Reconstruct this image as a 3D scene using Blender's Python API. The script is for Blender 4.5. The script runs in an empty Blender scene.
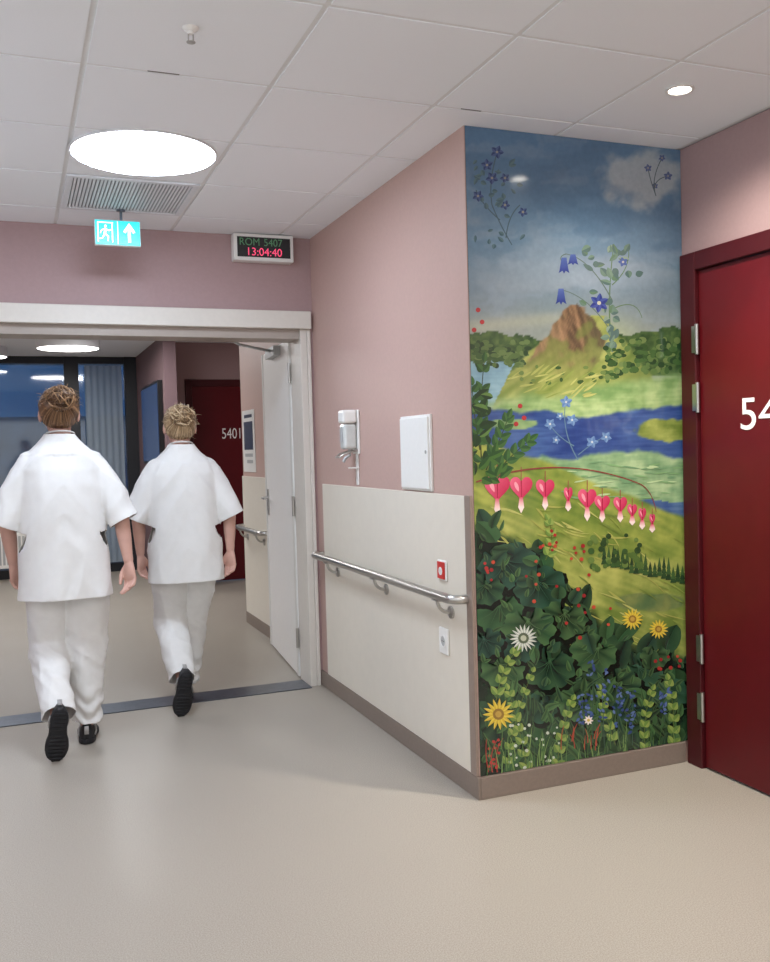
import bpy, bmesh, math, random
from mathutils import Vector, Matrix, noise
random.seed(7)
SC = bpy.context.scene
COL = SC.collection
V = Vector
PI = math.pi
try:
    SC.view_settings.view_transform = 'Standard'
    SC.view_settings.look = 'None'
    SC.view_settings.exposure = 0.0
except Exception:
    pass

# ------------------------------------------------------------------ camera
F = 930.0
CAM = V((0, 0, 1.39))
yaw, pit, rol = math.radians(21.7), math.radians(2.08), math.radians(1.6)
fw = V((math.sin(yaw)*math.cos(pit), math.cos(yaw)*math.cos(pit), -math.sin(pit)))
r0 = V((math.cos(yaw), -math.sin(yaw), 0))
u0 = r0.cross(fw)
cr = r0*math.cos(rol) - u0*math.sin(rol)
cu = u0*math.cos(rol) + r0*math.sin(rol)
cd = bpy.data.cameras.new('camera'); cam = bpy.data.objects.new('camera', cd); COL.objects.link(cam)
M = Matrix((cr, cu, -fw)).transposed().to_4x4(); M.translation = CAM
cam.matrix_world = M
cd.sensor_fit = 'AUTO'; cd.sensor_width = 36; cd.lens = F/962*36; cd.clip_start = .05
SC.camera = cam

def ray(px, py):
    return cr*(px-385) - cu*(py-481) + fw*F
def onplane(ax, val, px, py):
    d = ray(px, py); t = (val-CAM[ax])/d[ax]
    return CAM + d*t
def proj(P):
    q = P-CAM; z = q.dot(fw)
    return 385+F*q.dot(cr)/z, 481-F*q.dot(cu)/z

# ------------------------------------------------------------------ materials
def s1(c):
    c /= 255.0
    return c/12.92 if c <= .04045 else ((c+.055)/1.055)**2.4
def S(r, g, b): return (s1(r), s1(g), s1(b), 1)

def mat(name, rgb, rough=.5, metal=0, var=None, bump=None, emit=None, spec=.5, coat=0, alpha_mix=None):
    m = bpy.data.materials.new(name); m.use_nodes = True
    nt = m.node_tree; b = nt.nodes['Principled BSDF']
    c = S(*rgb)
    b.inputs['Base Color'].default_value = c
    b.inputs['Roughness'].default_value = rough
    b.inputs['Metallic'].default_value = metal
    b.inputs['Specular IOR Level'].default_value = spec
    if coat: b.inputs['Coat Weight'].default_value = coat; b.inputs['Coat Roughness'].default_value = .08
    tc = nt.nodes.new('ShaderNodeTexCoord')
    if var:
        sc, am = var[0], var[1]
        n = nt.nodes.new('ShaderNodeTexNoise'); n.inputs['Scale'].default_value = sc; n.inputs['Detail'].default_value = 4
        nt.links.new(tc.outputs['Object'], n.inputs['Vector'])
        r = nt.nodes.new('ShaderNodeValToRGB')
        r.color_ramp.elements[0].position = .35; r.color_ramp.elements[1].position = .65
        r.color_ramp.elements[0].color = (c[0]*(1-am), c[1]*(1-am), c[2]*(1-am), 1)
        r.color_ramp.elements[1].color = (min(1, c[0]*(1+am)), min(1, c[1]*(1+am)), min(1, c[2]*(1+am)), 1)
        nt.links.new(n.outputs['Fac'], r.inputs['Fac']); nt.links.new(r.outputs['Color'], b.inputs['Base Color'])
    if bump:
        n2 = nt.nodes.new('ShaderNodeTexNoise'); n2.inputs['Scale'].default_value = bump[0]; n2.inputs['Detail'].default_value = 3
        nt.links.new(tc.outputs['Object'], n2.inputs['Vector'])
        bp = nt.nodes.new('ShaderNodeBump'); bp.inputs['Strength'].default_value = bump[1]; bp.inputs['Distance'].default_value = .003
        nt.links.new(n2.outputs['Fac'], bp.inputs['Height']); nt.links.new(bp.outputs['Normal'], b.inputs['Normal'])
    if emit:
        b.inputs['Emission Color'].default_value = S(*emit[0]); b.inputs['Emission Strength'].default_value = emit[1]
    return m

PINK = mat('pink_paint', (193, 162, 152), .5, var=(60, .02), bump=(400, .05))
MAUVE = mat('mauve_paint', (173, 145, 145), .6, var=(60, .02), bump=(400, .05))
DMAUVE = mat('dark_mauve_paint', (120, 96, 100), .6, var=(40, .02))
CREAM = mat('cream_laminate', (228, 221, 207), .36, var=(20, .012))
BASE = mat('brown_grey_vinyl', (132, 118, 108), .45, var=(80, .04))
GUARD = mat('taupe_guard', (144, 127, 116), .4, var=(60, .03))
TILE = mat('ceiling_tile', (242, 245, 249), .9, var=(300, .015), bump=(500, .06))
TBAR = mat('ceiling_grid_metal', (228, 229, 229), .6, var=(50, .015))
GAPM = mat('ceiling_gap_shadow', (112, 108, 106), .9, var=(50, .05))
VENTM = mat('vent_enamel', (222, 225, 230), .5, var=(50, .02))
VENTB = mat('vent_gap_shade', (128, 130, 135), .7, var=(50, .02))
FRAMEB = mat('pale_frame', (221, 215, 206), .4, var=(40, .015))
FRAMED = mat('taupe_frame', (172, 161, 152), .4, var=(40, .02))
LEAFW = mat('pale_door_laminate', (246, 245, 242), .45, var=(30, .01))
LEAFE = mat('door_edge_laminate', (228, 227, 222), .45, var=(30, .01))
STEEL = mat('brushed_steel', (190, 188, 184), .3, 1, var=(200, .05))
DSTEEL = mat('dark_steel_strip', (100, 106, 116), .28, .7, var=(30, .1))
RED = mat('dark_red_lacquer', (92, 10, 20), .42, var=(15, .04), spec=.4)
REDF = mat('dark_red_frame', (70, 13, 20), .42, var=(15, .04), spec=.4)
WPLAST = mat('white_plastic', (238, 237, 233), .3, var=(50, .01))
GPLAST = mat('grey_plastic', (178, 180, 180), .35, var=(50, .02))
CLEARISH = mat('milky_plastic', (208, 211, 208), .12, var=(40, .03))
BLACK = mat('black_plastic', (18, 18, 20), .35, var=(60, .1))
TIE = mat('brown_hair_tie', (60, 44, 34), .6, var=(60, .1))
NUMW = mat('white_lettering', (252, 251, 249), .5, var=(60, .01))
REDB = mat('red_button', (205, 40, 36), .35, var=(60, .03))
LAMP = mat('lamp_diffuser', (255, 255, 255), .5, var=(30, .01), emit=((222, 237, 255), 38))
LAMPF = mat('far_lamp_diffuser', (255, 255, 255), .5, var=(30, .01), emit=((255, 250, 244), 16))
SPOTE = mat('downlight_lens', (255, 255, 255), .5, var=(30, .01), emit=((255, 247, 232), 16))
LAMPSIDE = mat('lamp_side', (232, 233, 235), .4, var=(30, .01))
TEAL = mat('lit_teal_panel', (20, 170, 170), .3, var=(30, .02), emit=((30, 200, 210), 1.15))
LITW = mat('lit_white', (255, 255, 255), .4, var=(30, .01), emit=((240, 255, 255), 1.8))
SCREEN = mat('dark_display', (50, 50, 52), .15, var=(60, .05))
GREENT = mat('dim_green_digits', (70, 110, 80), .4, var=(60, .03), emit=((90, 150, 105), .22))
REDT = mat('pink_red_digits', (230, 70, 110), .4, var=(60, .03), emit=((240, 80, 120), .8))
WFRAME = mat('black_window_frame', (30, 33, 40), .4, var=(40, .05))
TV = mat('blue_screen', (26, 44, 76), .15, var=(4, .25), emit=((36, 66, 116), .3))
POSTER = mat('dark_poster', (52, 58, 80), .4, var=(30, .25))
SKIN = mat('skin_tone', (206, 162, 147), .55, var=(18, .05), bump=(220, .05))
CLOTH = mat('white_work_fabric', (229, 228, 226), .85, var=(25, .015), bump=(900, .12))
CLOTHD = mat('white_fabric_seam', (216, 214, 211), .85, var=(25, .02), bump=(900, .1))
SHOE = mat('black_shoe', (24, 24, 28), .55, var=(60, .12), bump=(150, .15))
SOLE = mat('dark_rubber', (32, 32, 36), .7, var=(60, .1), bump=(90, .2))
SHOEG = mat('grey_shoe_trim', (170, 168, 166), .6, var=(60, .05))
EYE = mat('eye_white', (235, 232, 228), .2, var=(60, .01))
LIP = mat('lip_pink', (186, 104, 100), .45, var=(60, .03))

def curtain_mat():
    m = bpy.data.materials.new('pale_translucent_curtain'); m.use_nodes = True; nt = m.node_tree; nt.nodes.clear()
    o = nt.nodes.new('ShaderNodeOutputMaterial'); d = nt.nodes.new('ShaderNodeBsdfDiffuse'); t = nt.nodes.new('ShaderNodeBsdfTranslucent'); mx = nt.nodes.new('ShaderNodeMixShader')
    tr = nt.nodes.new('ShaderNodeBsdfTransparent'); mx2 = nt.nodes.new('ShaderNodeMixShader')
    w = nt.nodes.new('ShaderNodeTexNoise'); w.inputs['Scale'].default_value = 40
    r = nt.nodes.new('ShaderNodeValToRGB'); r.color_ramp.elements[0].color = S(184, 200, 214); r.color_ramp.elements[1].color = S(210, 222, 232)
    nt.links.new(w.outputs['Fac'], r.inputs['Fac'])
    for q in (d, t): nt.links.new(r.outputs['Color'], q.inputs['Color'])
    mx.inputs[0].default_value = .5; mx2.inputs[0].default_value = .4
    nt.links.new(d.outputs[0], mx.inputs[1]); nt.links.new(t.outputs[0], mx.inputs[2])
    nt.links.new(mx.outputs[0], mx2.inputs[1]); nt.links.new(tr.outputs[0], mx2.inputs[2]); nt.links.new(mx2.outputs[0], o.inputs[0]); return m
CURT = curtain_mat()

def hair_mat(name, a, mid, b):
    m = mat(name, a, .42); nt = m.node_tree; bs = nt.nodes['Principled BSDF']
    at = nt.nodes.new('ShaderNodeAttribute'); at.attribute_name = 'strand'
    r = nt.nodes.new('ShaderNodeValToRGB'); r.color_ramp.elements[0].position = 0; r.color_ramp.elements[1].position = 1
    r.color_ramp.elements[0].color = S(*a); r.color_ramp.elements[1].color = S(*b)
    e = r.color_ramp.elements.new(.5); e.color = S(*mid)
    nt.links.new(at.outputs['Fac'], r.inputs['Fac']); nt.links.new(r.outputs['Color'], bs.inputs['Base Color'])
    return m
HAIR1 = hair_mat('light_brown_hair', (56, 39, 28), (106, 76, 52), (174, 136, 98))
HAIR2 = hair_mat('ash_blond_hair', (92, 72, 52), (164, 136, 102), (226, 202, 166))

def floor_mat():
    m = mat('beige_vinyl_floor', (190, 178, 163), .36, spec=.35); nt = m.node_tree; b = nt.nodes['Principled BSDF']
    tc = nt.nodes.new('ShaderNodeTexCoord')
    n = nt.nodes.new('ShaderNodeTexNoise'); n.inputs['Scale'].default_value = 240; n.inputs['Detail'].default_value = 4; n.inputs['Roughness'].default_value = .8
    n2 = nt.nodes.new('ShaderNodeTexNoise'); n2.inputs['Scale'].default_value = 2.2; n2.inputs['Detail'].default_value = 3
    for q in (n, n2): nt.links.new(tc.outputs['Object'], q.inputs['Vector'])
    r = nt.nodes.new('ShaderNodeValToRGB')
    e = r.color_ramp.elements; e[0].position = .36; e[1].position = .64
    e[0].color = S(143, 135, 125); e[1].color = S(182, 174, 162)
    nt.links.new(n.outputs['Fac'], r.inputs['Fac'])
    mr = nt.nodes.new('ShaderNodeMapRange'); mr.inputs['To Min'].default_value = .34; mr.inputs['To Max'].default_value = .46
    nt.links.new(r.outputs['Color'], b.inputs['Base Color'])
    nt.links.new(n2.outputs['Fac'], mr.inputs['Value']); nt.links.new(mr.outputs['Result'], b.inputs['Roughness'])
    return m
FLOOR = floor_mat()

def glass_mat():
    m = bpy.data.materials.new('blue_window_glass'); m.use_nodes = True; nt = m.node_tree
    nt.nodes.clear()
    o = nt.nodes.new('ShaderNodeOutputMaterial'); t = nt.nodes.new('ShaderNodeBsdfTransparent'); g = nt.nodes.new('ShaderNodeBsdfGlossy')
    mx = nt.nodes.new('ShaderNodeMixShader'); fr = nt.nodes.new('ShaderNodeFresnel'); fr.inputs['IOR'].default_value = 2.3
    n = nt.nodes.new('ShaderNodeTexNoise'); n.inputs['Scale'].default_value = 1.5
    r = nt.nodes.new('ShaderNodeValToRGB'); r.color_ramp.elements[0].color = S(134, 160, 184); r.color_ramp.elements[1].color = S(190, 208, 222)
    nt.links.new(n.outputs['Fac'], r.inputs['Fac']); nt.links.new(r.outputs['Color'], t.inputs['Color'])
    g.inputs['Roughness'].default_value = .06
    nt.links.new(fr.outputs['Fac'], mx.inputs[0]); nt.links.new(t.outputs[0], mx.inputs[1]); nt.links.new(g.outputs[0], mx.inputs[2])
    nt.links.new(mx.outputs[0], o.inputs[0])
    return m
GLASS = glass_mat()

# ------------------------------------------------------------------ mesh helpers
def box(bm, x0, x1, y0, y1, z0, z1):
    vs = [bm.verts.new(c) for c in ((x0,y0,z0),(x1,y0,z0),(x1,y1,z0),(x0,y1,z0),(x0,y0,z1),(x1,y0,z1),(x1,y1,z1),(x0,y1,z1))]
    for f in ((3,2,1,0),(4,5,6,7),(0,1,5,4),(1,2,6,5),(2,3,7,6),(3,0,4,7)):
        bm.faces.new([vs[i] for i in f])
def rings(bm, rs, cap=True):
    R = [[bm.verts.new(p) for p in r] for r in rs]
    n = len(R[0])
    for a, b in zip(R, R[1:]):
        for i in range(n):
            bm.faces.new((a[i], a[(i+1) % n], b[(i+1) % n], b[i]))
    if cap:
        bm.faces.new(R[0][::-1]); bm.faces.new(R[-1])
def tube_rings(path, rad, seg, closed=False):
    path = [V(p) for p in path]; n = len(path)
    if not isinstance(rad, (list, tuple)): rad = [rad]*n
    t0 = (path[1]-path[0]).normalized()
    ref = V((0,0,1)) if abs(t0.z) < .9 else V((0,1,0))
    u = (ref - t0*ref.dot(t0)).normalized()
    rs = []
    for i, p in enumerate(path):
        if closed: t = (path[(i+1) % n]-path[i-1]).normalized()
        else: t = (path[min(i+1, n-1)]-path[max(i-1, 0)]).normalized()
        u = (u - t*u.dot(t)).normalized(); v = t.cross(u)
        rs.append([p + (u*math.cos(2*PI*k/seg)+v*math.sin(2*PI*k/seg))*rad[i] for k in range(seg)])
    return rs
def tube(bm, path, rad, seg=12, cap=True, closed=False):
    rs = tube_rings(path, rad, seg, closed)
    if closed: rs.append(rs[0]); cap = False
    rings(bm, rs, cap)
def lathe(bm, prof, c, seg=40, ax='z'):
    rs = []
    for r, h in prof:
        q = []
        for k in range(seg):
            a = 2*PI*k/seg; x, y = max(r, 1e-4)*math.cos(a), max(r, 1e-4)*math.sin(a)
            q.append(V(c) + (V((x, y, h)) if ax == 'z' else V((h, x, y)) if ax == 'x' else V((y, h, x))))
        rs.append(q)
    rings(bm, rs, True)
def ellipsoid(bm, c, r, seg=24, rin=16, M3=None):
    m = bmesh.ops.create_uvsphere(bm, u_segments=seg, v_segments=rin, radius=1)
    for v in m['verts']:
        p = V((v.co.x*r[0], v.co.y*r[1], v.co.z*r[2]))
        v.co = V(c) + (M3 @ p if M3 else p)
def prism(bm, pts, vec):
    vec = V(vec); a = [bm.verts.new(p) for p in pts]; b = [bm.verts.new(V(p)+vec) for p in pts]
    n = len(pts)
    bm.faces.new(a); bm.faces.new(b[::-1])
    for i in range(n): bm.faces.new((a[i], b[i], b[(i+1) % n], a[(i+1) % n]))

ORG = {}
def to_mesh(bm, name, m, smooth, org):
    bmesh.ops.recalc_face_normals(bm, faces=bm.faces)
    me = bpy.data.meshes.new(name); bm.to_mesh(me); bm.free()
    me.transform(Matrix.Translation(-org)); me.materials.append(m)
    if smooth:
        me.shade_smooth()
        try: me.set_sharp_from_angle(angle=math.radians(40))
        except Exception: pass
    return me
def link(name, me, parent, org):
    o = bpy.data.objects.new(name, me); COL.objects.link(o)
    if parent: o.parent = parent
    else: o.location = org
    ORG[o.name] = org
    return o
def bev(o, w, seg=2):
    b = o.modifiers.new('bevel', 'BEVEL'); b.width = w; b.segments = seg; b.limit_method = 'ANGLE'
def part(name, bm, m, parent, bevel=0, smooth=False, label=None):
    org = ORG[parent.name]
    o = link(name, to_mesh(bm, name, m, smooth, org), parent, org)
    if bevel: bev(o, bevel)
    if label: o['label'] = label
    return o
def tag(o, label, cat, group=None):
    o['label'] = label; o['category'] = cat
    if group: o['group'] = group
    return o
def thing(name, label, cat, loc, group=None):
    o = bpy.data.objects.new(name, None); COL.objects.link(o); o.location = loc; o.empty_display_size = .1
    ORG[o.name] = V(loc); return tag(o, label, cat, group)
def solo(name, bm, m, label, cat, loc, bevel=0, smooth=False):
    org = V(loc); o = link(name, to_mesh(bm, name, m, smooth, org), None, org)
    if bevel: bev(o, bevel)
    return tag(o, label, cat)
def struct(name, bm, m, bevel=0, smooth=False, label=None, cat=None):
    o = link(name, to_mesh(bm, name, m, smooth, V((0,0,0))), None, V((0,0,0)))
    o['kind'] = 'structure'
    if label: o['label'] = label
    if cat: o['category'] = cat
    if bevel: bev(o, bevel)
    return o
def sempty(name, loc, label, cat):
    o = thing(name, label, cat, loc); o['kind'] = 'structure'; return o
def NB(): return bmesh.new()
def boxes(*bs):
    bm = NB()
    for b in bs: box(bm, *b)
    return bm
def text_bm(s, size, ext, M4, align='LEFT', sx=1.0):
    c = bpy.data.curves.new('t', 'FONT'); c.body = s; c.size = size; c.extrude = ext; c.align_x = align
    o = bpy.data.objects.new('t', c); COL.objects.link(o)
    dg = bpy.context.evaluated_depsgraph_get()
    me = bpy.data.meshes.new_from_object(o.evaluated_get(dg))
    bpy.data.objects.remove(o); bpy.data.curves.remove(c)
    me.transform(Matrix.Diagonal((sx, 1, 1, 1))); me.transform(M4)
    bm = NB(); bm.from_mesh(me); bpy.data.meshes.remove(me)
    return bm
def face_my(loc): # text facing -Y
    return Matrix.Translation(loc) @ Matrix(((1,0,0),(0,0,-1),(0,1,0))).to_4x4()
def face_mx(loc): # text facing -X
    return Matrix.Translation(loc) @ Matrix(((0,0,-1),(-1,0,0),(0,1,0))).to_4x4()

# ------------------------------------------------------------------ room shell
XW, YM, XD, YB, H = 1.645, 3.22, 2.665, 5.21, 2.61
XL, YR = -2.8, -2.2
struct('floor', boxes((XL-.2, 4.2, YR, 13.0, -.1, 0)), FLOOR, label='speckled beige vinyl floor', cat='floor')
bm = NB()
box(bm, XL-.2, 3.0, YR, YB+.2, H+.004, H+.1)
# dark strips painting the shade in short gaps beside uneven tiles
for (gx0, gx1, gy) in ((.445, .545, 3.066), (1.56, 1.64, 3.066)):
    box(bm, gx0, gx1, gy-.005, gy+.005, H+.0005, H+.0035)
GX = .25
xs = [GX+.6*k for k in range(-6, 6)]; ys = [4.87-.6*k for k in range(-1, 14)]
for x in xs:
    for y in ys:
        x0, x1, y0, y1 = x+.0095, x+.5905, y+.0095, y+.5905
        x0, x1, y0, y1 = max(x0, XL), min(x1, XD), max(y0, YR), min(y1, YB-.001)
        if x1-x0 < .03 or y1-y0 < .03: continue
        if abs(x-GX) < .01 and abs(y-4.27) < .01: continue
        box(bm, x0, x1, y0, y1, H, H+.004)
ce = struct('ceiling', bm, TILE, label='white suspended tile ceiling', cat='ceiling')
ce.data.materials.append(TBAR); ce.data.materials.append(GAPM)
for i, p in enumerate(list(ce.data.polygons)[:18]): p.material_index = 1 if i < 6 else 2
struct('wall_right', boxes((XW, XW+.16, YM+.14, YB, 0, H)), PINK)
struct('wall_alcove', boxes((XW, XD, YM, YM+.14, 0, H)), PINK)
DY0, DY1, DZ = 2.02, 3.20, 2.16
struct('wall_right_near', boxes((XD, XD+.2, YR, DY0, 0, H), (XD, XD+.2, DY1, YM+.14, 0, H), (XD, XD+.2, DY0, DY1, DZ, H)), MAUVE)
struct('wall_left', boxes((XL-.15, XL, 2.4, YB, 0, H)), PINK)
OX0, OX1, OZ = -1.15, 1.605, 2.19
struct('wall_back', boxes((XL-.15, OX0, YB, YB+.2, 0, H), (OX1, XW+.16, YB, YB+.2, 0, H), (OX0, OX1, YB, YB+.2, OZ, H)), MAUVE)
struct('baseboard_right', boxes((XW-.012, XW, YM-.012, YB-.001, 0, .09)), BASE, .004)
struct('baseboard_alcove', boxes((XW, XD-.03, YM-.012, YM, 0, .088)), BASE, .003)
struct('trim_1', boxes((XW-.011, XW-.0005, YM+.05, 5.08, .091, 1.19)), CREAM, .002, label='cream wall cladding panel', cat='wall panel')
struct('trim_2', boxes((XW-.014, XW-.0005, YM-.002, YM+.049, .091, 1.192)), GUARD, .003, label='taupe corner guard strip', cat='corner guard')
struct('trim_3', boxes((OX0, OX1-.045, YB-.05, YB+.15, 0.0005, .005)), DSTEEL, label='dark metal threshold strip', cat='threshold')

# ------------------------------------------------------------------ doorway (door_2)
d2 = sempty('door_2', (1.55, YB+.15, 0), 'pale double door frame with open leaf', 'door')
part('frame_head', boxes((OX0, OX1+.02, YB-.045, YB-.001, 2.085, 2.185)), FRAMEB, d2, .004)
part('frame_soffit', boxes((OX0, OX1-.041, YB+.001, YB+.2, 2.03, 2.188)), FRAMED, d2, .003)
part('frame_jamb', boxes((OX1-.04, OX1-.001, YB-.015, YB+.2, 0, 2.084)), FRAMEB, d2, .003)
part('frame_casing', boxes((OX1, OX1+.022, YB-.017, YB-.001, 0, 2.084)), FRAMEB, d2, .003)
a = V((1.562, YB+.21, 0)); b_ = V((1.655, YB+1.24, 0)); ud = (b_-a).normalized(); nd = V((ud.y, -ud.x, 0))
def leafbox(bm, s0, s1, n0, n1, z0, z1):
    ps = [a+ud*s+nd*n for s, n in ((s0,n0),(s1,n0),(s1,n1),(s0,n1))]
    prism(bm, [V((p.x, p.y, z0)) for p in ps], (0,0,z1-z0))
bm = NB(); leafbox(bm, 0, 1.035, 0, .042, .012, 2.06)
lf = part('leaf', bm, LEAFW, d2, .002)
bm = NB(); leafbox(bm, 0, .05, -.004, -.0002, .012, 2.06); leafbox(bm, .985, 1.035, -.004, -.0002, .012, 2.06)
part('edge_strip', bm, LEAFE, lf)
for z in (.25, 1.05, 1.85):
    bm = NB(); c = a - nd*.008 - ud*.012
    tube(bm, [(c.x, c.y, z-.06), (c.x, c.y, z+.06)], .009)
    part('hinge', bm, STEEL, lf, 0, True)
bm = NB(); leafbox(bm, .9, .945, -.008, -.0002, .94, 1.12)
q = a+ud*.92-nd*.045
tube(bm, [a+ud*.92+V((0,0,1.06)), q+V((0,0,1.06)), q-ud*.12+V((0,0,1.06))], .009)
part('handle', bm, STEEL, lf, 0, True)
bm = NB(); leafbox(bm, .30, .62, -.045, -.0002, 1.99, 2.05)
q = a+ud*.46-nd*.03
tube(bm, [(q.x, q.y, 2.03), (1.30, YB+.37, 2.035), (1.22, YB+.22, 2.04)], .009, 8)
part('closer_arm', bm, GPLAST, lf, 0, True)

# ------------------------------------------------------------------ red door (door_1)
d1 = sempty('door_1', (XD, 2.6, 0), 'dark red door numbered 54', 'door')
part('frame', boxes((XD-.03, XD+.1, DY1-.09, DY1, 0, DZ), (XD-.03, XD+.1, DY0, DY0+.09, 0, DZ), (XD-.03, XD+.1, DY0+.0905, DY1-.0905, DZ-.075, DZ)), REDF, d1, .004)
lf1 = part('leaf', boxes((XD-.012, XD+.04, DY0+.094, DY1-.094, .008, DZ-.079)), RED, d1, .003)
for z in (1.80, 1.56, .51, .265):
    bm = NB(); yh = DY1-.092
    tube(bm, [(XD-.026, yh-.004, z-.062), (XD-.026, yh-.004, z+.062)], .009)
    box(bm, XD-.034, XD-.028, yh, yh+.02, z-.055, z+.055)
    part('hinge', bm, STEEL, d1, 0, True)
nb = text_bm('5407', .178, .0006, face_mx(V((XD-.0132, 2.885, 1.42))), 'LEFT', 1.16)
part('door_number', nb, NUMW, lf1)
bm = NB(); box(bm, XD-.02, XD-.012, 2.17, 2.21, .94, 1.16)
tube(bm, [(XD-.012, 2.19, 1.08), (XD-.07, 2.19, 1.08), (XD-.07, 2.31, 1.08)], .010)
part('handle', bm, STEEL, lf1, 0, True)

# ------------------------------------------------------------------ ceiling fittings
def round_light(name, label, c, r, m, drop, group=None):
    t = thing(name, label, 'ceiling light', c, group)
    bm = NB(); lathe(bm, [(r+.008, 0), (r+.012, -drop), (r, -drop-.003), (r-.004, -drop), (r-.004, 0)], c, 56)
    part('housing', bm, LAMPSIDE, t, 0, True)
    bm = NB(); lathe(bm, [(r-.005, -.002), (r-.005, -drop-.001), (r*.8, -drop-.006), (r*.4, -drop-.009), (.0005, -drop-.010)], c, 56)
    part('diffuser', bm, m, t, 0, True)
    return t
lc = (GX+.29, 3.90, H-.0005)
t = thing('ceiling_light', 'large round glowing light panel set in the ceiling tiles above the two people', 'ceiling light', lc)
bm = NB(); lathe(bm, [(.293, 0), (.295, -.006), (.290, -.008), (.285, -.007), (.285, 0)], lc, 72); part('housing', bm, LAMPSIDE, t, 0, True)
bm = NB(); lathe(bm, [(.284, -.001), (.284, -.0075), (.27, -.011), (.20, -.016), (.12, -.020), (.0005, -.022)], lc, 72); part('diffuser', bm, LAMP, t, 0, True)
DLX, DLY = 2.205, 2.66
t = thing('downlight', 'small round recessed spotlight in the ceiling above the red door', 'downlight', (DLX, DLY, H-.0005))
bm = NB(); lathe(bm, [(.047, 0), (.05, -.006), (.040, -.008), (.036, -.003), (.036, 0)], (DLX, DLY, H-.0005)); part('trim_ring', bm, WPLAST, t, 0, True)
bm = NB(); lathe(bm, [(.035, 0), (.035, -.003), (.001, -.004)], (DLX, DLY, H-.0005)); part('lens', bm, SPOTE, t, 0, True)
vx = GX+.3
t = thing('ceiling_vent', 'square slatted air grille in the ceiling beside the round light', 'vent', (vx, 4.57, H))
part('frame', boxes((vx-.29, vx+.29, 4.28, 4.31, H-.006, H+.004), (vx-.29, vx+.29, 4.83, 4.86, H-.006, H+.004), (vx-.29, vx-.26, 4.3105, 4.8295, H-.006, H+.004), (vx+.26, vx+.29, 4.3105, 4.8295, H-.006, H+.004)), VENTM, t, .002)
part('gap_shade', boxes((vx-.259, vx+.259, 4.3105, 4.8295, H+.0025, H+.0038)), VENTB, t)  # added dark sheet, its colour standing for the shade between slats
bm = NB()
for k in range(32):
    x = vx-.256+k*.0162; box(bm, x, x+.0105, 4.311, 4.829, H-.003, H+.002)
part('grille', bm, VENTM, t)
t = thing('sprinkler', 'small white ceiling sprinkler head between tiles', 'sprinkler', (.52, 2.72, H))
bm = NB(); lathe(bm, [(.024, 0), (.02, -.006), (.010, -.010), (.008, -.018), (.001, -.019)], (.52, 2.72, H-.0005)); part('escutcheon', bm, WPLAST, t, 0, True)
bm = NB(); tube(bm, [(.513, 2.72, H-.017), (.513, 2.72, H-.040)], .002, 8); tube(bm, [(.527, 2.72, H-.017), (.527, 2.72, H-.040)], .002, 8)
lathe(bm, [(.013, -.040), (.013, -.042), (.001, -.043)], (.52, 2.72, H), 16); part('deflector', bm, STEEL, t, 0, True)

# exit sign
EX0, EX1, EZ0, EZ1, EY = .412, .632, 2.425, 2.550, 4.80
t = thing('exit_sign', 'lit teal emergency exit sign with running figure and arrow', 'exit sign', ((EX0+EX1)/2, EY, EZ0))
part('housing', boxes((EX0, EX1, EY, EY+.03, EZ0, EZ1)), WPLAST, t, .003)
part('lit_panel', boxes((EX0+.003, EX1-.003, EY-.004, EY, EZ0+.003, EZ1-.003)), TEAL, t)
xc = (EX0+EX1)/2+.02
part('hanger', boxes((xc-.02, xc+.02, EY+.005, EY+.025, H-.012, H-.0005), (xc-.006, xc+.006, EY+.01, EY+.02, EZ1, H-.012)), DSTEEL, t)
bm = NB(); yy = EY-.0055
def ex(u, v): return V((EX0+u*(EX1-EX0), yy, EZ0+v*(EZ1-EZ0)))
asp = (EZ1-EZ0)/(EX1-EX0)
def thick(bm, p, q, w):
    p, q = V((p[0], p[1]*asp)), V((q[0], q[1]*asp)); d = (q-p).normalized(); n = V((-d.y, d.x))*w/2
    pts = [p+n, q+n, q-n, p-n]
    prism(bm, [ex(a.x, a.y/asp) for a in pts], (0, .001, 0))
for p, q in (((.07,.12),(.07,.90)), ((.07,.88),(.40,.88)), ((.38,.12),(.38,.90))): thick(bm, p, q, .022)
hd = [(.235+.028*math.cos(k*PI/6), (.74*asp+.028*math.sin(k*PI/6))/asp) for k in range(12)]
prism(bm, [ex(*p) for p in hd], (0, .001, 0))
for p, q, w in (((.235,.66),(.215,.42),.05), ((.235,.64),(.31,.56),.022), ((.31,.56),(.35,.62),.02), ((.225,.64),(.15,.58),.022), ((.15,.58),(.12,.46),.02),
                ((.22,.44),(.29,.34),.028), ((.29,.34),(.28,.16),.025), ((.21,.44),(.17,.28),.028), ((.17,.28),(.10,.24),.024)): thick(bm, p, q, w)
thick(bm, (.50,.06), (.50,.94), .014)
thick(bm, (.75,.14), (.75,.70), .06)
prism(bm, [ex(.75,.90), ex(.62,.56), ex(.665,.50), ex(.75,.70), ex(.835,.50), ex(.88,.56)], (0, .001, 0))
part('pictogram', bm, LITW, t)

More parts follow.
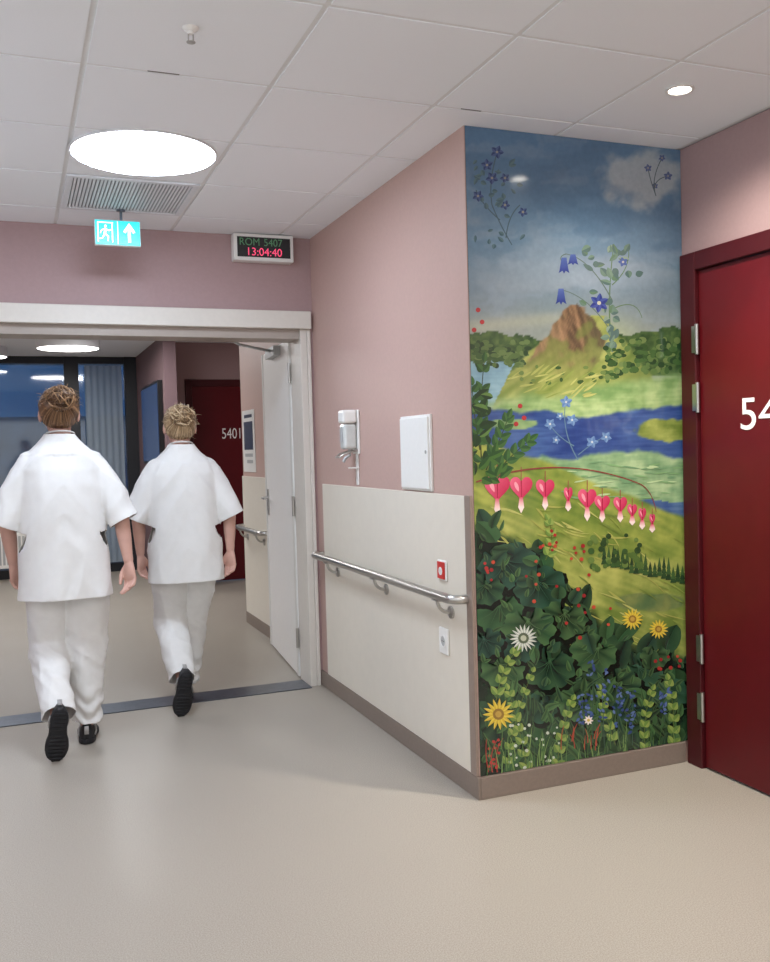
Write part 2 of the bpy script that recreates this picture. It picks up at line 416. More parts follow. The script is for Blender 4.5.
# clock display
CX0, CX1, CZ0, CZ1, CY = 1.18, 1.525, 2.455, 2.606, YB-.07
t = thing('clock_display', 'white framed digital display showing room number and pink time', 'clock', ((CX0+CX1)/2, YB, CZ0))
part('housing', boxes((CX0, CX1, CY, YB-.001, CZ0, CZ1)), WPLAST, t, .006)
part('screen', boxes((CX0+.02, CX1-.02, CY-.002, CY, CZ0+.02, CZ1-.02)), SCREEN, t)
xm = (CX0+CX1)/2
part('room_word', text_bm('ROM', .058, .0004, face_my(V((xm-.022, CY-.003, CZ0+.084))), 'RIGHT', .94), GREENT, t)
part('room_number', text_bm('5407', .058, .0004, face_my(V((xm-.002, CY-.003, CZ0+.084))), 'LEFT', .94), GREENT, t)
part('time_text', text_bm('13:04:40', .062, .0004, face_my(V((xm, CY-.003, CZ0+.029))), 'CENTER', .98), REDT, t)

# ------------------------------------------------------------------ wall fittings
def handrail(label, xw, y0, y1, ys, z=.785):
    t = thing('handrail', label, 'handrail', (xw, (y0+y1)/2, z))
    xr = xw-.075; pts = [(xw-.011, y0, z)]
    for k in range(7):
        an = PI/2*k/6; pts.append((xr+.045-.045*math.sin(an), y0+.045-.045*math.cos(an), z))
    for k in range(7):
        an = PI/2*k/6; pts.append((xr+.045-.045*math.cos(an), y1-.045+.045*math.sin(an), z))
    pts.append((xw-.011, y1, z))
    bm = NB(); tube(bm, pts, .019, 20); part('rail', bm, STEEL, t, 0, True)
    for y in ys:
        bm = NB(); lathe(bm, [(.026, -.012), (.026, -.018), (.02, -.021)], (xw, y, z-.075), 20, 'x')
        p = []
        for k in range(8):
            an = PI/2*k/7; p.append((xw-.02-.055*math.sin(an), y, z-.02-.055*math.cos(an)))
        tube(bm, p, .0075, 10); box(bm, xr-.012, xr+.012, y-.03, y+.03, z-.023, z-.017)
        part('bracket', bm, STEEL, t, 0, True)
    return t
handrail('long brushed steel handrail on the cream cladding beside the mural', XW, 3.262, 5.10, (4.84, 4.12, 3.41))

SY = 4.50
t = thing('sanitizer_dispenser', 'white wall mounted hand sanitizer dispenser with elbow lever', 'dispenser', (XW, SY, 1.31))
part('back_plate', boxes((XW-.014, XW-.001, SY-.045, SY+.045, 1.36, 1.585)), WPLAST, t, .004)
part('bottle', boxes((XW-.085, XW-.016, SY-.038, SY+.038, 1.385, 1.515)), CLEARISH, t, .014)
part('cover', boxes((XW-.09, XW-.0145, SY-.044, SY+.044, 1.517, 1.585)), WPLAST, t, .012)
bm = NB(); tube(bm, [(XW-.045, SY, 1.385), (XW-.045, SY, 1.355), (XW-.07, SY, 1.34), (XW-.08, SY, 1.32)], .008, 10)
part('nozzle', bm, GPLAST, t, 0, True)
bm = NB(); tube(bm, [(XW-.014, SY-.035, 1.38), (XW-.09, SY-.035, 1.36), (XW-.11, SY-.03, 1.345), (XW-.11, SY+.03, 1.345), (XW-.09, SY+.035, 1.36), (XW-.014, SY+.035, 1.38)], .005, 10)
part('lever', bm, STEEL, t, 0, True)
part('label_plate', boxes((XW-.089, XW-.0852, SY-.02, SY+.02, 1.42, 1.49)), GPLAST, t)
bm = NB(); box(bm, XW-.008, XW-.001, SY-.015, SY+.015, 1.20, 1.36); box(bm, XW-.05, XW-.001, SY-.02, SY+.02, 1.285, 1.292); part('drip_tray', bm, WPLAST, t, .002)

t = thing('access_hatch', 'blank white square hatch on the pink wall above the cladding', 'wall hatch', (XW, 3.735, 1.197))
part('frame', boxes((XW-.012, XW-.0005, 3.575, 3.895, 1.197, 1.525)), WPLAST, t, .002)
part('hatch_door', boxes((XW-.02, XW-.0122, 3.585, 3.885, 1.207, 1.515)), WPLAST, t, .002)
bm = NB(); lathe(bm, [(.008, -.02), (.008, -.023), (.004, -.024)], (XW, 3.605, 1.365), 12, 'x'); part('lock', bm, STEEL, t, 0, True)

xp = XW-.0115; PY = 3.48
t = thing('call_button', 'red square emergency call button on white plate', 'call button', (xp, PY, .83))
part('plate', boxes((xp-.008, xp, PY-.042, PY+.042, .832, .917)), WPLAST, t, .004)
part('button', boxes((xp-.013, xp-.0082, PY-.034, PY+.034, .839, .910)), REDB, t, .004)
bm = NB()
lathe(bm, [(.017, -.0132), (.017, -.0142), (.011, -.0142), (.011, -.0132)], (xp, PY, .872), 20, 'x'); box(bm, xp-.0142, xp-.0132, PY-.004, PY+.004, .862, .882)
part('symbol', bm, NUMW, t)
t = thing('wall_socket', 'white power socket low on the cream cladding', 'socket', (xp, PY, .53))
part('plate', boxes((xp-.01, xp, PY-.045, PY+.04, .525, .635)), WPLAST, t, .006)
bm = NB(); lathe(bm, [(.026, -.0102), (.028, -.013), (.022, -.0135), (.021, -.0105)], (xp, PY-.003, .58), 28, 'x'); part('socket_ring', bm, WPLAST, t, 0, True)
bm = NB(); lathe(bm, [(.021, -.0102), (.021, -.0106), (.001, -.0106)], (xp, PY-.003, .58), 24, 'x')
part('socket_well', bm, GPLAST, t)
for dy in (-.009, .009):
    bm = NB(); lathe(bm, [(.003, -.0107), (.003, -.0115)], (xp, PY-.003+dy, .58), 10, 'x')
    part('pin_hole', bm, BLACK, t)

# ------------------------------------------------------------------ mural
def mural():
    vs, fs, cs = [], [], []
    X0, X1, Z0, Z1 = XW+.004, XD-.002, .09, H-.001
    YF = YM-.003
    lay = [0]
    def put(P): vs.append(P); return len(vs)-1
    def L(c):
        g = sum(c)/3; return S(*[255*(max(0, q+(g-q)*.05)/255)**1.0 for q in c])
    def lerp(a, b, t): t = max(0, min(1, t)); return tuple(a[i]+(b[i]-a[i])*t for i in range(3))
    def ss(a, b, x): t = max(0, min(1, (x-a)/(b-a))); return t*t*(3-2*t)
    def nz(x, y, s, o=0): return noise.fractal(V((x*s, y*s, o)), 1.0, 2.0, 4)
    def interp(pts, x):
        if x <= pts[0][0]: return pts[0][1]
        for (a, b), (c, d) in zip(pts, pts[1:]):
            if x <= c: return b+(d-b)*max(0, (x-a))/(c-a)
        return pts[-1][1]
    SKY = [(140,(92,128,162)), (190,(98,132,162)), (240,(106,136,160)), (290,(118,138,152)), (335,(146,156,150)), (1000,(150,155,135))]
    def base(px, py):
        n = nz(px, py, .02); n2 = nz(px, py, .05, 3); n3 = nz(px, py, .12, 8)
        hs = noise.noise(V((px*.05, py*.4, 2)))          # soft horizontal brush strokes
        for (a, ca), (b, cb) in zip(SKY, SKY[1:]):
            if py <= b: c = lerp(ca, cb, (py-a)/(b-a)); break
        cl = nz(px*.8+20*n, py*2.0, .010, 5); cl2 = nz(px*.7+40*n, py*1.6, .03, 11)
        c = lerp(c, (156, 168, 178), .5*ss(.0, .6, cl)*ss(150, 230, py))
        c = lerp(c, (146, 164, 182), .3*ss(.0, .5, cl2))
        c = lerp(c, (78, 108, 138), .45*ss(.0, .5, -cl)*(1-ss(240, 330, py)))
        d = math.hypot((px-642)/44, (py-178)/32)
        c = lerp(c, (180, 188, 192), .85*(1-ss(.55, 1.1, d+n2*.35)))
        c = lerp(c, (188, 186, 156), .45*math.exp(-((py-324+.1*(px-500))/7)**2)*(1-ss(540, 610, px)))
        c = lerp(c, (172, 188, 132), .5*math.exp(-((px-612)/26)**2-((py-338)/20)**2))
        top = interp([(460,336),(500,332),(548,342),(590,348),(620,336),(655,330),(690,326)], px)+5*n2
        if py > top and py < 376: c = lerp((40, 70, 44), (100, 126, 68), .5+.6*n3+.3*n2)
        if py < 412:
            gl = interp([(312,580),(330,558),(345,540),(360,522),(375,506),(390,494),(412,484)], py)+4*n2
            gr_ = interp([(312,602),(330,616),(345,626),(360,638),(375,650),(412,672)], py)+4*n2
            if py > 316 and px > gl-3 and px < gr_+3:
                al = ss(-3, 3, px-gl)*ss(-3, 3, gr_-px)*(1-ss(396, 412, py))
                st = noise.noise(V((px*.10+py*.13, (py-px*.6)*.012, 4)))   # strokes running down the slope
                g = lerp((104, 128, 58), (174, 178, 102), .5+.8*st+.25*n2)
                g = lerp(g, (92, 118, 60), .55*ss(604, 640, px))
                g = lerp(g, (194, 196, 124), .5*math.exp(-((px-606)/14)**2-((py-344)/16)**2))
                c = lerp(c, g, al)
            rl = interp([(304,572),(308,566),(314,562),(320,559),(326,552),(334,550),(342,541),(352,535),(362,527),(374,515),(392,500)], py)+3*n3
            rr = interp([(304,578),(308,584),(313,585),(318,592),(326,595),(334,603),(344,605),(352,603),(362,598),(374,590),(392,576)], py)+3*n3
            if 304 < py < 394 and rl-2 < px < rr+2:
                al = ss(-2, 1.5, px-rl)*ss(-2, 1.5, rr-px)*(1-ss(338, 392, py+14*n2))
                st = noise.noise(V((px*.22-py*.03, py*.028, 6))) + .6*noise.noise(V((px*.5-py*.25, py*.09, 9)))
                rock = lerp((90, 74, 58), (162, 128, 96), .5+.9*st)
                rock = lerp(rock, (172, 144, 108), .4*ss(0, 1, (566-px)/14+ (py-320)/80))
                rock = lerp(rock, (78, 80, 60), .6*ss(580, 592, px+(py-320)*-.12))
                rock = lerp(rock, (112, 124, 66), .7*ss(.0, .6, n2+ (py-332)/50))
                c = lerp(c, rock, al)
        if py > 362+3*n2 and px < 515-(py-362)*.5 and py < 412: c = lerp((122, 162, 182), (152, 190, 202), .5+n+.4*hs)
        my = interp([(460,412),(500,400),(520,396),(560,396),(610,384),(690,372)], px)+4*n2
        c = lerp(c, lerp((118, 154, 92), (178, 200, 138), .5+.8*n2+.35*hs), ss(-8, 8, py-my))
        lk = interp([(460,402),(490,408),(520,414),(545,410),(580,418),(620,412),(690,404)], px)+3*n2
        wv = lerp((42, 66, 128), (76, 106, 160), .45+.6*n+.5*hs)
        el = ((px-668)/34)**2+((py-430)/11)**2
        wv = lerp(lerp((104, 124, 52), (160, 170, 88), .5+n2+.3*hs), wv, ss(.8, 1.15, el-.6*n2))
        el2 = ((px-512)/26)**2+((py-424)/5)**2
        wv = lerp(lerp((112, 148, 96), (150, 178, 120), .5+n2), wv, ss(.8, 1.2, el2-.6*n2))
        c = lerp(c, wv, ss(-2, 2, py-lk))
        fy = interp([(460,470),(540,456),(570,460),(590,454),(640,450),(690,458)], px)+4*n2
        c = lerp(c, lerp((112, 152, 108), (172, 198, 148), .5+.8*n2+.35*hs), ss(-2, 3, py-fy))
        ly = interp([(460,640),(590,520),(612,506),(650,499),(690,503)], px)
        if py > ly+2*n: c = lerp((52, 80, 138), (96, 126, 164), .5+.6*n2+.4*hs)
        ds = noise.noise(V(((px+py*.4)*.03, (py-px*.42)*.22, 7)))   # diagonal strokes along the hill
        hy = interp([(460,440),(500,446),(540,458),(600,486),(640,500),(690,518)], px)+3*n
        bd = math.sin((py-hy)*.08-px*.02+3.0*n)
        c = lerp(c, lerp((100, 126, 52), (172, 178, 84), .5+.26*bd+.4*n2+.35*ds), ss(-2, 3, py-hy))
        h2 = interp([(460,505),(540,520),(600,545),(640,556),(690,560)], px)+3*n
        bd = math.sin((py-h2)*.06+px*.03+2.5*n)
        c = lerp(c, lerp((108, 130, 56), (182, 184, 96), .46+.24*bd+.4*n2+.35*ds), ss(-5, 8, py-h2))
        el = ((px-650)/36)**2+((py-602)/9)**2
        c = lerp(lerp((84, 112, 70), (128, 138, 78), .5+n2), c, ss(.8, 1.2, el-.5*n2))
        yd = interp([(460,520),(500,528),(540,556),(580,600),(620,638),(690,655)], px)+6*n2
        c = lerp(c, lerp((16, 34, 26), (40, 68, 44), .5+n2+.3*n3), ss(-4, 12, py-yd))
        return c
    NU, NV = 150, 380
    idx = []
    for j in range(NV+1):
        z = Z0+(Z1-Z0)*j/NV; row = []
        for i in range(NU+1):
            P = V((X0+(X1-X0)*i/NU, YF, z)); px, py = proj(P)
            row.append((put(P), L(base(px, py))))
        idx.append(row)
    for j in range(NV):
        for i in range(NU):
            q = (idx[j][i], idx[j][i+1], idx[j+1][i+1], idx[j+1][i])
            fs.append([k[0] for k in q]); cs.append([k[1] for k in q])
    for (xa, xb, za, zb) in ((X0,X0,Z0,Z1),(X1,X1,Z1,Z0),(X0,X1,Z1,Z1),(X1,X0,Z0,Z0)):
        q = [put(V((xa, YF, za))), put(V((xb, YF, zb))), put(V((xb, YM-.0003, zb))), put(V((xa, YM-.0003, za)))]
        fs.append(q); cs.append([L((60, 70, 60))]*4)
    def PT(px, py):
        P = onplane(1, YF, px, py)
        return V((min(max(P.x, X0+.001), X1-.001), YF-lay[0]*1.2e-6-2e-5, min(max(P.z, Z0+.001), Z1-.001)))
    def poly(pts, col, cols=None):
        lay[0] += 1
        q = [put(PT(*p)) for p in pts]
        fs.append(q); cs.append([L(c) for c in cols] if cols else [L(col)]*len(q))
    def line(pts, w, col, w2=None):
        lay[0] += 1
        n = len(pts); w2 = w if w2 is None else w2; pr = None
        for i, p in enumerate(pts):
            a, b = pts[max(0, i-1)], pts[min(n-1, i+1)]
            d = V((b[0]-a[0], b[1]-a[1])); d.normalize(); nn = V((-d.y, d.x))*((w+(w2-w)*i/max(1, n-1))/2)
            c = (put(PT(p[0]+nn.x, p[1]+nn.y)), put(PT(p[0]-nn.x, p[1]-nn.y)))
            if pr: fs.append([pr[0], pr[1], c[1], c[0]]); cs.append([L(col)]*4)
            pr = c
    def curve(a, m, b, n=14):
        return [((1-t)**2*a[0]+2*t*(1-t)*m[0]+t*t*b[0], (1-t)**2*a[1]+2*t*(1-t)*m[1]+t*t*b[1]) for t in [i/n for i in range(n+1)]]
    def leaf(x, y, ln, wd, an, c1, c2=None, vein=None, tip=None, bend=0, rnd=.8):
        c2 = c2 or c1; ca, sa = math.cos(an), math.sin(an)
        def T(u, v): v = v+bend*u*u/ln; return (x+u*ca-v*sa, y+u*sa+v*ca)
        N = 8
        for sg, c in ((1, c1), (-1, c2)):
            pts = [T(ln*i/N, 0) for i in range(N+1)] + [T(ln*i/N, sg*wd*math.sin(PI*(i/N)**.8)**rnd) for i in range(N-1, 0, -1)]
            if tip:
                cl = [lerp(c, tip, .15*i/N) for i in range(N+1)]+[lerp(c, tip, .55) for i in range(N-1, 0, -1)]
                poly(pts, c, cl)
            else: poly(pts, c)
        if vein: line([T(ln*i/5, 0) for i in range(6)], max(.4, wd*.07), vein, .2)
    def disc(x, y, r, c, n=12, ry=None):
        poly([(x+r*math.cos(2*PI*k/n), y+(ry or r)*math.sin(2*PI*k/n)) for k in range(n)], c)
    def flower(x, y, r, n, c, cc, rc, c2=None):
        o = random.random()
        for k in range(n): leaf(x, y, r, r*.9/n*1.9, o+2*PI*k/n, c, c2 or c)
        disc(x, y, rc, cc)
    def sprig(a, m, b, n, ll, lw, c1, c2, st=(70, 90, 50), w=1.0):
        cv = curve(a, m, b, 2*n); line(cv, w, st, w*.5)
        for k in range(1, 2*n, 2):
            p, q = cv[k], cv[k+1]; an = math.atan2(q[1]-p[1], q[0]-p[0])
            for s in (-1, 1):
                leaf(p[0], p[1], ll*(1-.35*k/(2*n)), lw, an+s*random.uniform(.7, 1.1), c1, c2, bend=-s*.2)
        leaf(b[0], b[1], ll*.7, lw*.8, math.atan2(b[1]-m[1], b[0]-m[0]), c1, c2)
    R = random.uniform
    DB, MB_ = (52, 70, 114), (78, 98, 144)
    for a, m, b in (((492,205),(488,180),(498,150)), ((500,220),(482,205),(476,190)), ((506,238),(508,215),(520,205)), ((512,245),(500,225),(492,205))):
        line(curve(a, m, b), 1.0, (78, 102, 112))
    for x, y in ((478,196),(497,152),(492,178),(505,178),(523,212),(505,205),(487,165)): flower(x, y, R(5, 8), 5, DB, (150,150,140), 1.3, MB_)
    for k in range(30): leaf(R(474,526), R(160,246), R(5,9), R(1.4,2.4), R(0,6.3), (94,122,128), (78,106,116))
    for x, y in ((655,186),(648,168),(662,158),(668,176)): line(curve((656,196),(650,180),(x,y)), .8, (90,106,110)); flower(x, y, R(3,5), 5, (86,102,142), (150,150,150), 1, (104,118,156))
    line(curve((612,352),(606,300),(614,244), 20), 1.6, (96,124,84), .8)
    line(curve((612,300),(590,258),(566,254), 16), 1.2, (96,116,104), .7)
    line(curve((566,254),(558,256),(562,262), 6), 1.0, (96,116,104), .7)
    line(curve((610,330),(588,296),(562,290), 12), 1.0, (96,116,104), .7)
    line(curve((612,285),(632,268),(628,246), 12), 1.0, (96,124,84), .6)
    line(curve((611,310),(636,296),(642,318), 12), 1.0, (96,124,84), .6)
    for k in range(38):
        t = R(0, 1); x = 612+R(-3,3)+ (R(-24, 24) if t > .35 else 0); y = 345-100*t
        leaf(x, y, R(7,12), R(2.4,4), R(0,6.3), random.choice([(112,140,120),(96,126,100),(134,156,138),(86,112,108)]), random.choice([(86,112,108),(104,132,116)]))
    for x, y, h in ((564,266,12),(561,297,12),(573,260,8)):
        poly([(x-2.5,y-h*.7),(x+2.5,y-h*.7),(x+4.5,y+h*.35),(x+5.5,y+h*.6),(x+1.6,y+h*.4),(x,y+h*.65),(x-1.6,y+h*.4),(x-5.5,y+h*.6),(x-4.5,y+h*.35)], (58,80,160), [(84,106,170)]*2+[(54,70,140)]*7)
    flower(599, 303, 10, 6, (54,66,136), (190,190,170), 2.0, (70,86,156)); flower(623, 262, 5, 5, (80,100,158), (180,180,170), 1.2)
    for k in range(130):
        x = R(604, 682); y = R(340, 372) + (0 if x > 620 else 8); disc(x, y, R(2,5), random.choice([(46,74,46),(70,104,56),(92,122,68),(56,88,48),(108,132,76)]), 9, R(1.6,3.6))
    for k in range(90):
        x = R(470, 528); y = R(342, 366); disc(x, y, R(2,5), random.choice([(46,72,46),(64,94,54),(86,114,64),(100,126,74)]), 9, R(1.6,3.2))
    for k in range(22): disc(R(520,610), R(366,384), R(1.5,3.5), random.choice([(60,88,50),(84,112,60),(104,128,70)]), 8, R(1.2,2.4))
    for k in range(34): leaf(R(506,590), R(372,400), R(10,20), R(.6,1.3), R(-.8,-.1), random.choice([(182,184,108),(140,156,80),(166,172,96)]))
    line(curve((578,460),(560,430),(566,400)), 1.2, (96,130,150), .6); line(curve((578,455),(596,440),(606,436)), 1, (96,130,150), .6); line(curve((574,446),(556,436),(550,424)), 1, (96,130,150), .6)
    for x, y in ((566,402),(560,416),(572,420),(606,437),(592,442),(550,424),(556,440)): flower(x, y, R(4,6.5), 5, (90,124,174), (190,200,204), 1.1, (112,146,188))
    for a, m, b in (((482,470),(478,420),(484,362)), ((486,470),(500,440),(508,418)), ((480,450),(474,420),(472,386)), ((490,480),(510,455),(530,440))):
        sprig(a, m, b, 6, 15, 3.6, (66,108,56), (46,84,48), (60,70,40), 1.4)
    for k in range(20): leaf(R(470,498), R(395,470), R(10,18), R(3,5), R(0,6.3), random.choice([(58,98,50),(40,72,42),(94,132,66)]), (38,64,40), bend=R(-.4,.4))
    for x, y in ((520,406),(524,418),(516,424),(478,310),(482,322),(474,330)): disc(x, y, 2.4, (170,50,52))
    for k in range(50): x = R(560,680); y = R(462,500); leaf(x, y, R(8,20), R(.5,1.1), R(-.2,.2), random.choice([(184,210,156),(128,170,114),(114,156,112)]))
    for k in range(110):
        x = R(486,682); y = R(500,640)
        if y < 470+(x-470)*.28: continue
        leaf(x, y, R(12,30), R(.5,1.2), R(.2,.7), random.choice([(184,186,104),(116,136,62),(142,158,72),(168,170,86)]), bend=R(-.3,.3))
    for k in range(18):
        x = 604+k*4.6; y = 566+ .22*(x-606)+R(-2,2); h = R(16,26)
        for q in range(3): poly([(x-3.2+q*.6, y-q*h*.22), (x, y-h*.45-q*h*.24), (x+3.2-q*.6, y-q*h*.22)], random.choice([(50,80,46),(64,96,52),(42,68,42)]))
    for k in range(34): disc(R(588,640), R(535,572), R(2,4.2), random.choice([(60,92,48),(84,112,54),(48,74,42),(104,130,64)]), 8)
    line(curve((476,482),(560,452),(640,484), 24), 1.6, (140,64,60), 1.0); line(curve((640,484),(652,490),(656,512), 8), 1.0, (140,64,60), .6)
    hearts = [(497,487,13,15),(521,487,11.5,13.5),(545,488,9.5,11.5),(568,494,4.5,9),(587,498,9.5,12),(602,503,8,10),(620,504,7,9.5),(632,510,5,8),(642,514,4,8),(652,519,3,7)]
    for x, y, w, h in hearts:
        line([(x, y-h*1.5), (x, y-h*.6)], .8, (150,80,70))
        pts, colr = [], []
        for k in range(24):
            t = 2*PI*k/24; a = 16*math.sin(t)**3/16; b = -(13*math.cos(t)-5*math.cos(2*t)-2*math.cos(3*t)-math.cos(4*t))/15
            pts.append((x+a*w, y+b*h*.95)); colr.append(lerp((232,106,136), (192,34,74), .5+.5*a*.7+.25*b))
        poly(pts, (208,50,90), colr)
        line([(x, y-h*.5), (x+.3, y+h*.8)], 1, (150,20,50), .5)
        leaf(x-w*.55, y-h*.4, h*.8, w*.16, 1.2, (248,160,176))
        poly([(x-1.6,y+h*.75),(x+1.6,y+h*.75),(x+3,y+h*1.5),(x,y+h*1.95),(x-3,y+h*1.5)], (240,190,196), [(220,80,110)]*2+[(250,226,220)]*3)
    for k in range(10): leaf(R(476,500), R(455,480), R(12,20), R(3,5), R(-1.6,.6), (70,112,50), (44,82,42), bend=R(-.3,.3))
    DG = [(24,48,36),(34,64,44),(46,84,52),(22,44,40),(56,96,58),(32,62,54)]
    def ydk(x): return interp([(460,525),(500,532),(540,560),(580,604),(620,642),(690,660)], x)
    def fol(n, l0, l1, w0, w1, a0, a1, e, rnd=.55):
        for k in range(n):
            x = R(480,686); y = R(ydk(x)-2, 774)
            c = random.choice(DG); c2 = tuple(int(q*.7) for q in c)
            leaf(x, y, R(l0,l1), R(w0,w1), R(a0,a1), c, c2, tuple(min(255, int(q*1.25)) for q in c) if random.random() < .3 else None, e, bend=R(-.45,.45), rnd=rnd)
    fol(120, 18, 34, 7, 13, 0, 6.3, (70,106,66))
    # broad wavy rounded leaves in layers
    big = [(505,562,32),(538,584,29),(498,608,29),(564,616,26),(528,624,29),(596,650,26),(640,668,23),(668,690,22),(616,684,25),(549,664,29),(579,702,22),(500,666,25),(655,654,16),(632,708,21),(520,644,21),(485,586,22),(540,706,20),(600,716,18),(484,640,20)]
    for x, y, r in big:
        o = R(.6, 2.4); c = random.choice([(28,56,40),(42,78,52),(24,52,44),(48,88,56)]); e = random.choice([(68,108,68),(90,126,76),(58,100,80)])
        ca, sa = math.cos(o), math.sin(o)
        N = 48
        for pas in (0, 1):
            lay[0] += 1; pts = []
            sc = 1.10 if pas == 0 else 1.0; dx, dy = (1.5, 3.0) if pas == 0 else (0, 0)
            for k in range(N):
                t = 2*PI*k/N
                rr = sc*r*(.92+.06*math.sin(t*9+x)+.03*math.sin(t*17))*(.78+.22*abs(math.cos(t/2))**.8)
                u, v = rr*math.cos(t)*1.0+r*.1, rr*math.sin(t)*1.05
                if abs(t-PI) < .3: u += r*.36
                pts.append((x+dx+u*ca-v*sa, y+dy+(u*sa+v*ca)*.85))
            cc = put(PT(x+dx, y+dy)); pv = [put(PT(*p)) for p in pts]
            for k in range(N):
                f0 = .15+.65*abs(math.sin(3.5*k*PI/N*2)); f1 = .15+.65*abs(math.sin(3.5*(k+1)*PI/N*2))
                fs.append([cc, pv[k], pv[(k+1) % N]])
                cs.append([L((12, 26, 20))]*3 if pas == 0 else [L(tuple(q*.66 for q in c)), L(lerp(c, e, f0)), L(lerp(c, e, f1))])
        for k in (-2, -1, 0, 1, 2):
            an = o+k*.55; line(curve((x-r*.2*ca, y-r*.2*sa*.85), (x+r*.3*math.cos(o+k*.3), y+r*.26*math.sin(o+k*.3)), (x+r*.75*math.cos(an), y+r*.62*math.sin(an)), 8), .7, lerp(c, e, .8), .2)
    fol(34, 14, 24, 5, 9, 0, 6.3, (84,122,76))
    fol(150, 6, 13, 1.6, 3.4, -2.6, -.5, (114,150,86), .8)
    for k in range(110):
        x = R(482,686); y = R(max(ydk(x)+60, 690), 774)
        c = random.choice(DG); c2 = tuple(int(q*.72) for q in c)
        leaf(x, y, R(12,26), R(1.6,4), R(-2.4,-.7), c, c2, None, (108,146,84), bend=R(-.5,.5))
    for a, m, b, n in (((506,770),(512,720),(532,672),7),((528,775),(520,730),(508,690),7),((556,772),(560,730),(572,700),6),((496,700),(500,670),(516,650),5),((646,755),(640,720),(652,690),6),((672,750),(676,715),(668,680),6),((545,560),(556,540),(548,520),4),((615,745),(606,720),(600,690),5)):
        sprig(a, m, b, n, R(8,11), R(2.8,3.8), (146,168,82), (110,142,68), (90,110,50), .9)
    for x, y0, y1 in ((592,745,658),(604,748,668),(618,742,684),(632,745,690),(583,735,690),(664,722,690)):
        line([(x, y0), (x+R(-4,4), y1)], 1.0, (60,90,70), .6)
        for k in range(18):
            t = R(.25,1); leaf(x+R(-4,4), y0+(y1-y0)*t, R(3,5.5), R(.9,1.5), R(0,6.3), random.choice([(74,100,156),(96,120,170),(58,78,136)]))
    for k in range(46):
        x, y = random.choice([(R(556,612),R(574,640)),(R(540,556),R(530,552)),(R(570,586),R(540,560)),(R(484,494),R(560,580)),(R(655,680),R(655,672)),(R(520,545),R(560,610))])
        disc(x, y, R(1.4,2.2), random.choice([(176,54,48),(156,42,44),(192,78,56)]), 8)
    for x0 in (488, 492, 497): line(curve((x0,772),(x0-4,750),(x0+R(-8,8),738)), 1.2, (170,60,54), .6)
    for k in range(16): disc(R(486,500), R(738,768), 1.5, (186,60,54), 7)
    for k in range(30): disc(R(508,560), R(722,768), R(1.0,1.8), (204,212,196), 7)
    for k in range(60):
        x = R(484,684); y = R(745,778); line(curve((x,y),(x+R(-3,3),y-14),(x+R(-8,8),y-R(18,34))), 1.2, random.choice([(92,130,70),(66,106,58),(122,156,86)]), .3)
    for k in range(14):
        x = R(560,600); y = R(735,752); line(curve((x,y),(x,y-8),(x+R(-6,6),y-14)), 1.0, (176,76,56), .4)
    for x, y, r in ((498,714,16),(632,619,11),(658,629,10)):
        flower(x, y, r, 15, (232,206,74), (150,116,50), r*.36, (216,184,58)); disc(x, y, r*.2, (196,160,70))
    flower(523, 638, 14, 18, (222,226,214), (90,104,80), 5.5, (180,190,180)); disc(523, 638, 3, (190,196,170))
    flower(588, 720, 5, 8, (240,230,220), (220,190,80), 1.5)
    me = bpy.data.meshes.new('wall_mural'); me.from_pydata(vs, [], fs)
    ca = me.color_attributes.new('paint', 'FLOAT_COLOR', 'CORNER')
    flat = []
    for c in cs:
        for q in c: flat.extend(q)
    ca.data.foreach_set('color', flat)
    bm = bmesh.new(); bm.from_mesh(me)
    bm.normal_update()
    bad = [f for f in bm.faces if f.normal.y > .5]
    bmesh.ops.reverse_faces(bm, faces=bad); bm.to_mesh(me); bm.free()
    m = bpy.data.materials.new('glossy_painted_print'); m.use_nodes = True; nt = m.node_tree; b = nt.nodes['Principled BSDF']
    at = nt.nodes.new('ShaderNodeAttribute'); at.attribute_name = 'paint'
    tc = nt.nodes.new('ShaderNodeTexCoord'); n = nt.nodes.new('ShaderNodeTexNoise'); n.inputs['Scale'].default_value = 45; n.inputs['Detail'].default_value = 6
    nt.links.new(tc.outputs['Object'], n.inputs['Vector'])
    r = nt.nodes.new('ShaderNodeValToRGB'); r.color_ramp.elements[0].position = .3; r.color_ramp.elements[1].position = .7
    r.color_ramp.elements[0].color = (.78, .78, .78, 1); r.color_ramp.elements[1].color = (1, 1, 1, 1)
    nt.links.new(n.outputs['Fac'], r.inputs['Fac'])
    mx = nt.nodes.new('ShaderNodeMix'); mx.data_type = 'RGBA'; mx.blend_type = 'MULTIPLY'; mx.inputs['Factor'].default_value = .5
    nt.links.new(at.outputs['Color'], mx.inputs[6]); nt.links.new(r.outputs['Color'], mx.inputs[7]); nt.links.new(mx.outputs[2], b.inputs['Base Color'])
    b.inputs['Roughness'].default_value = .09; b.inputs['Specular IOR Level'].default_value = .65
    me.materials.append(m)
    org = V(((X0+X1)/2, YM, Z0)); me.transform(Matrix.Translation(-org))
    o = link('wall_mural', me, None, org)
    tag(o, 'tall glossy painted landscape mural with pink hearts, lake and flowers beside the red door', 'mural')
mural()

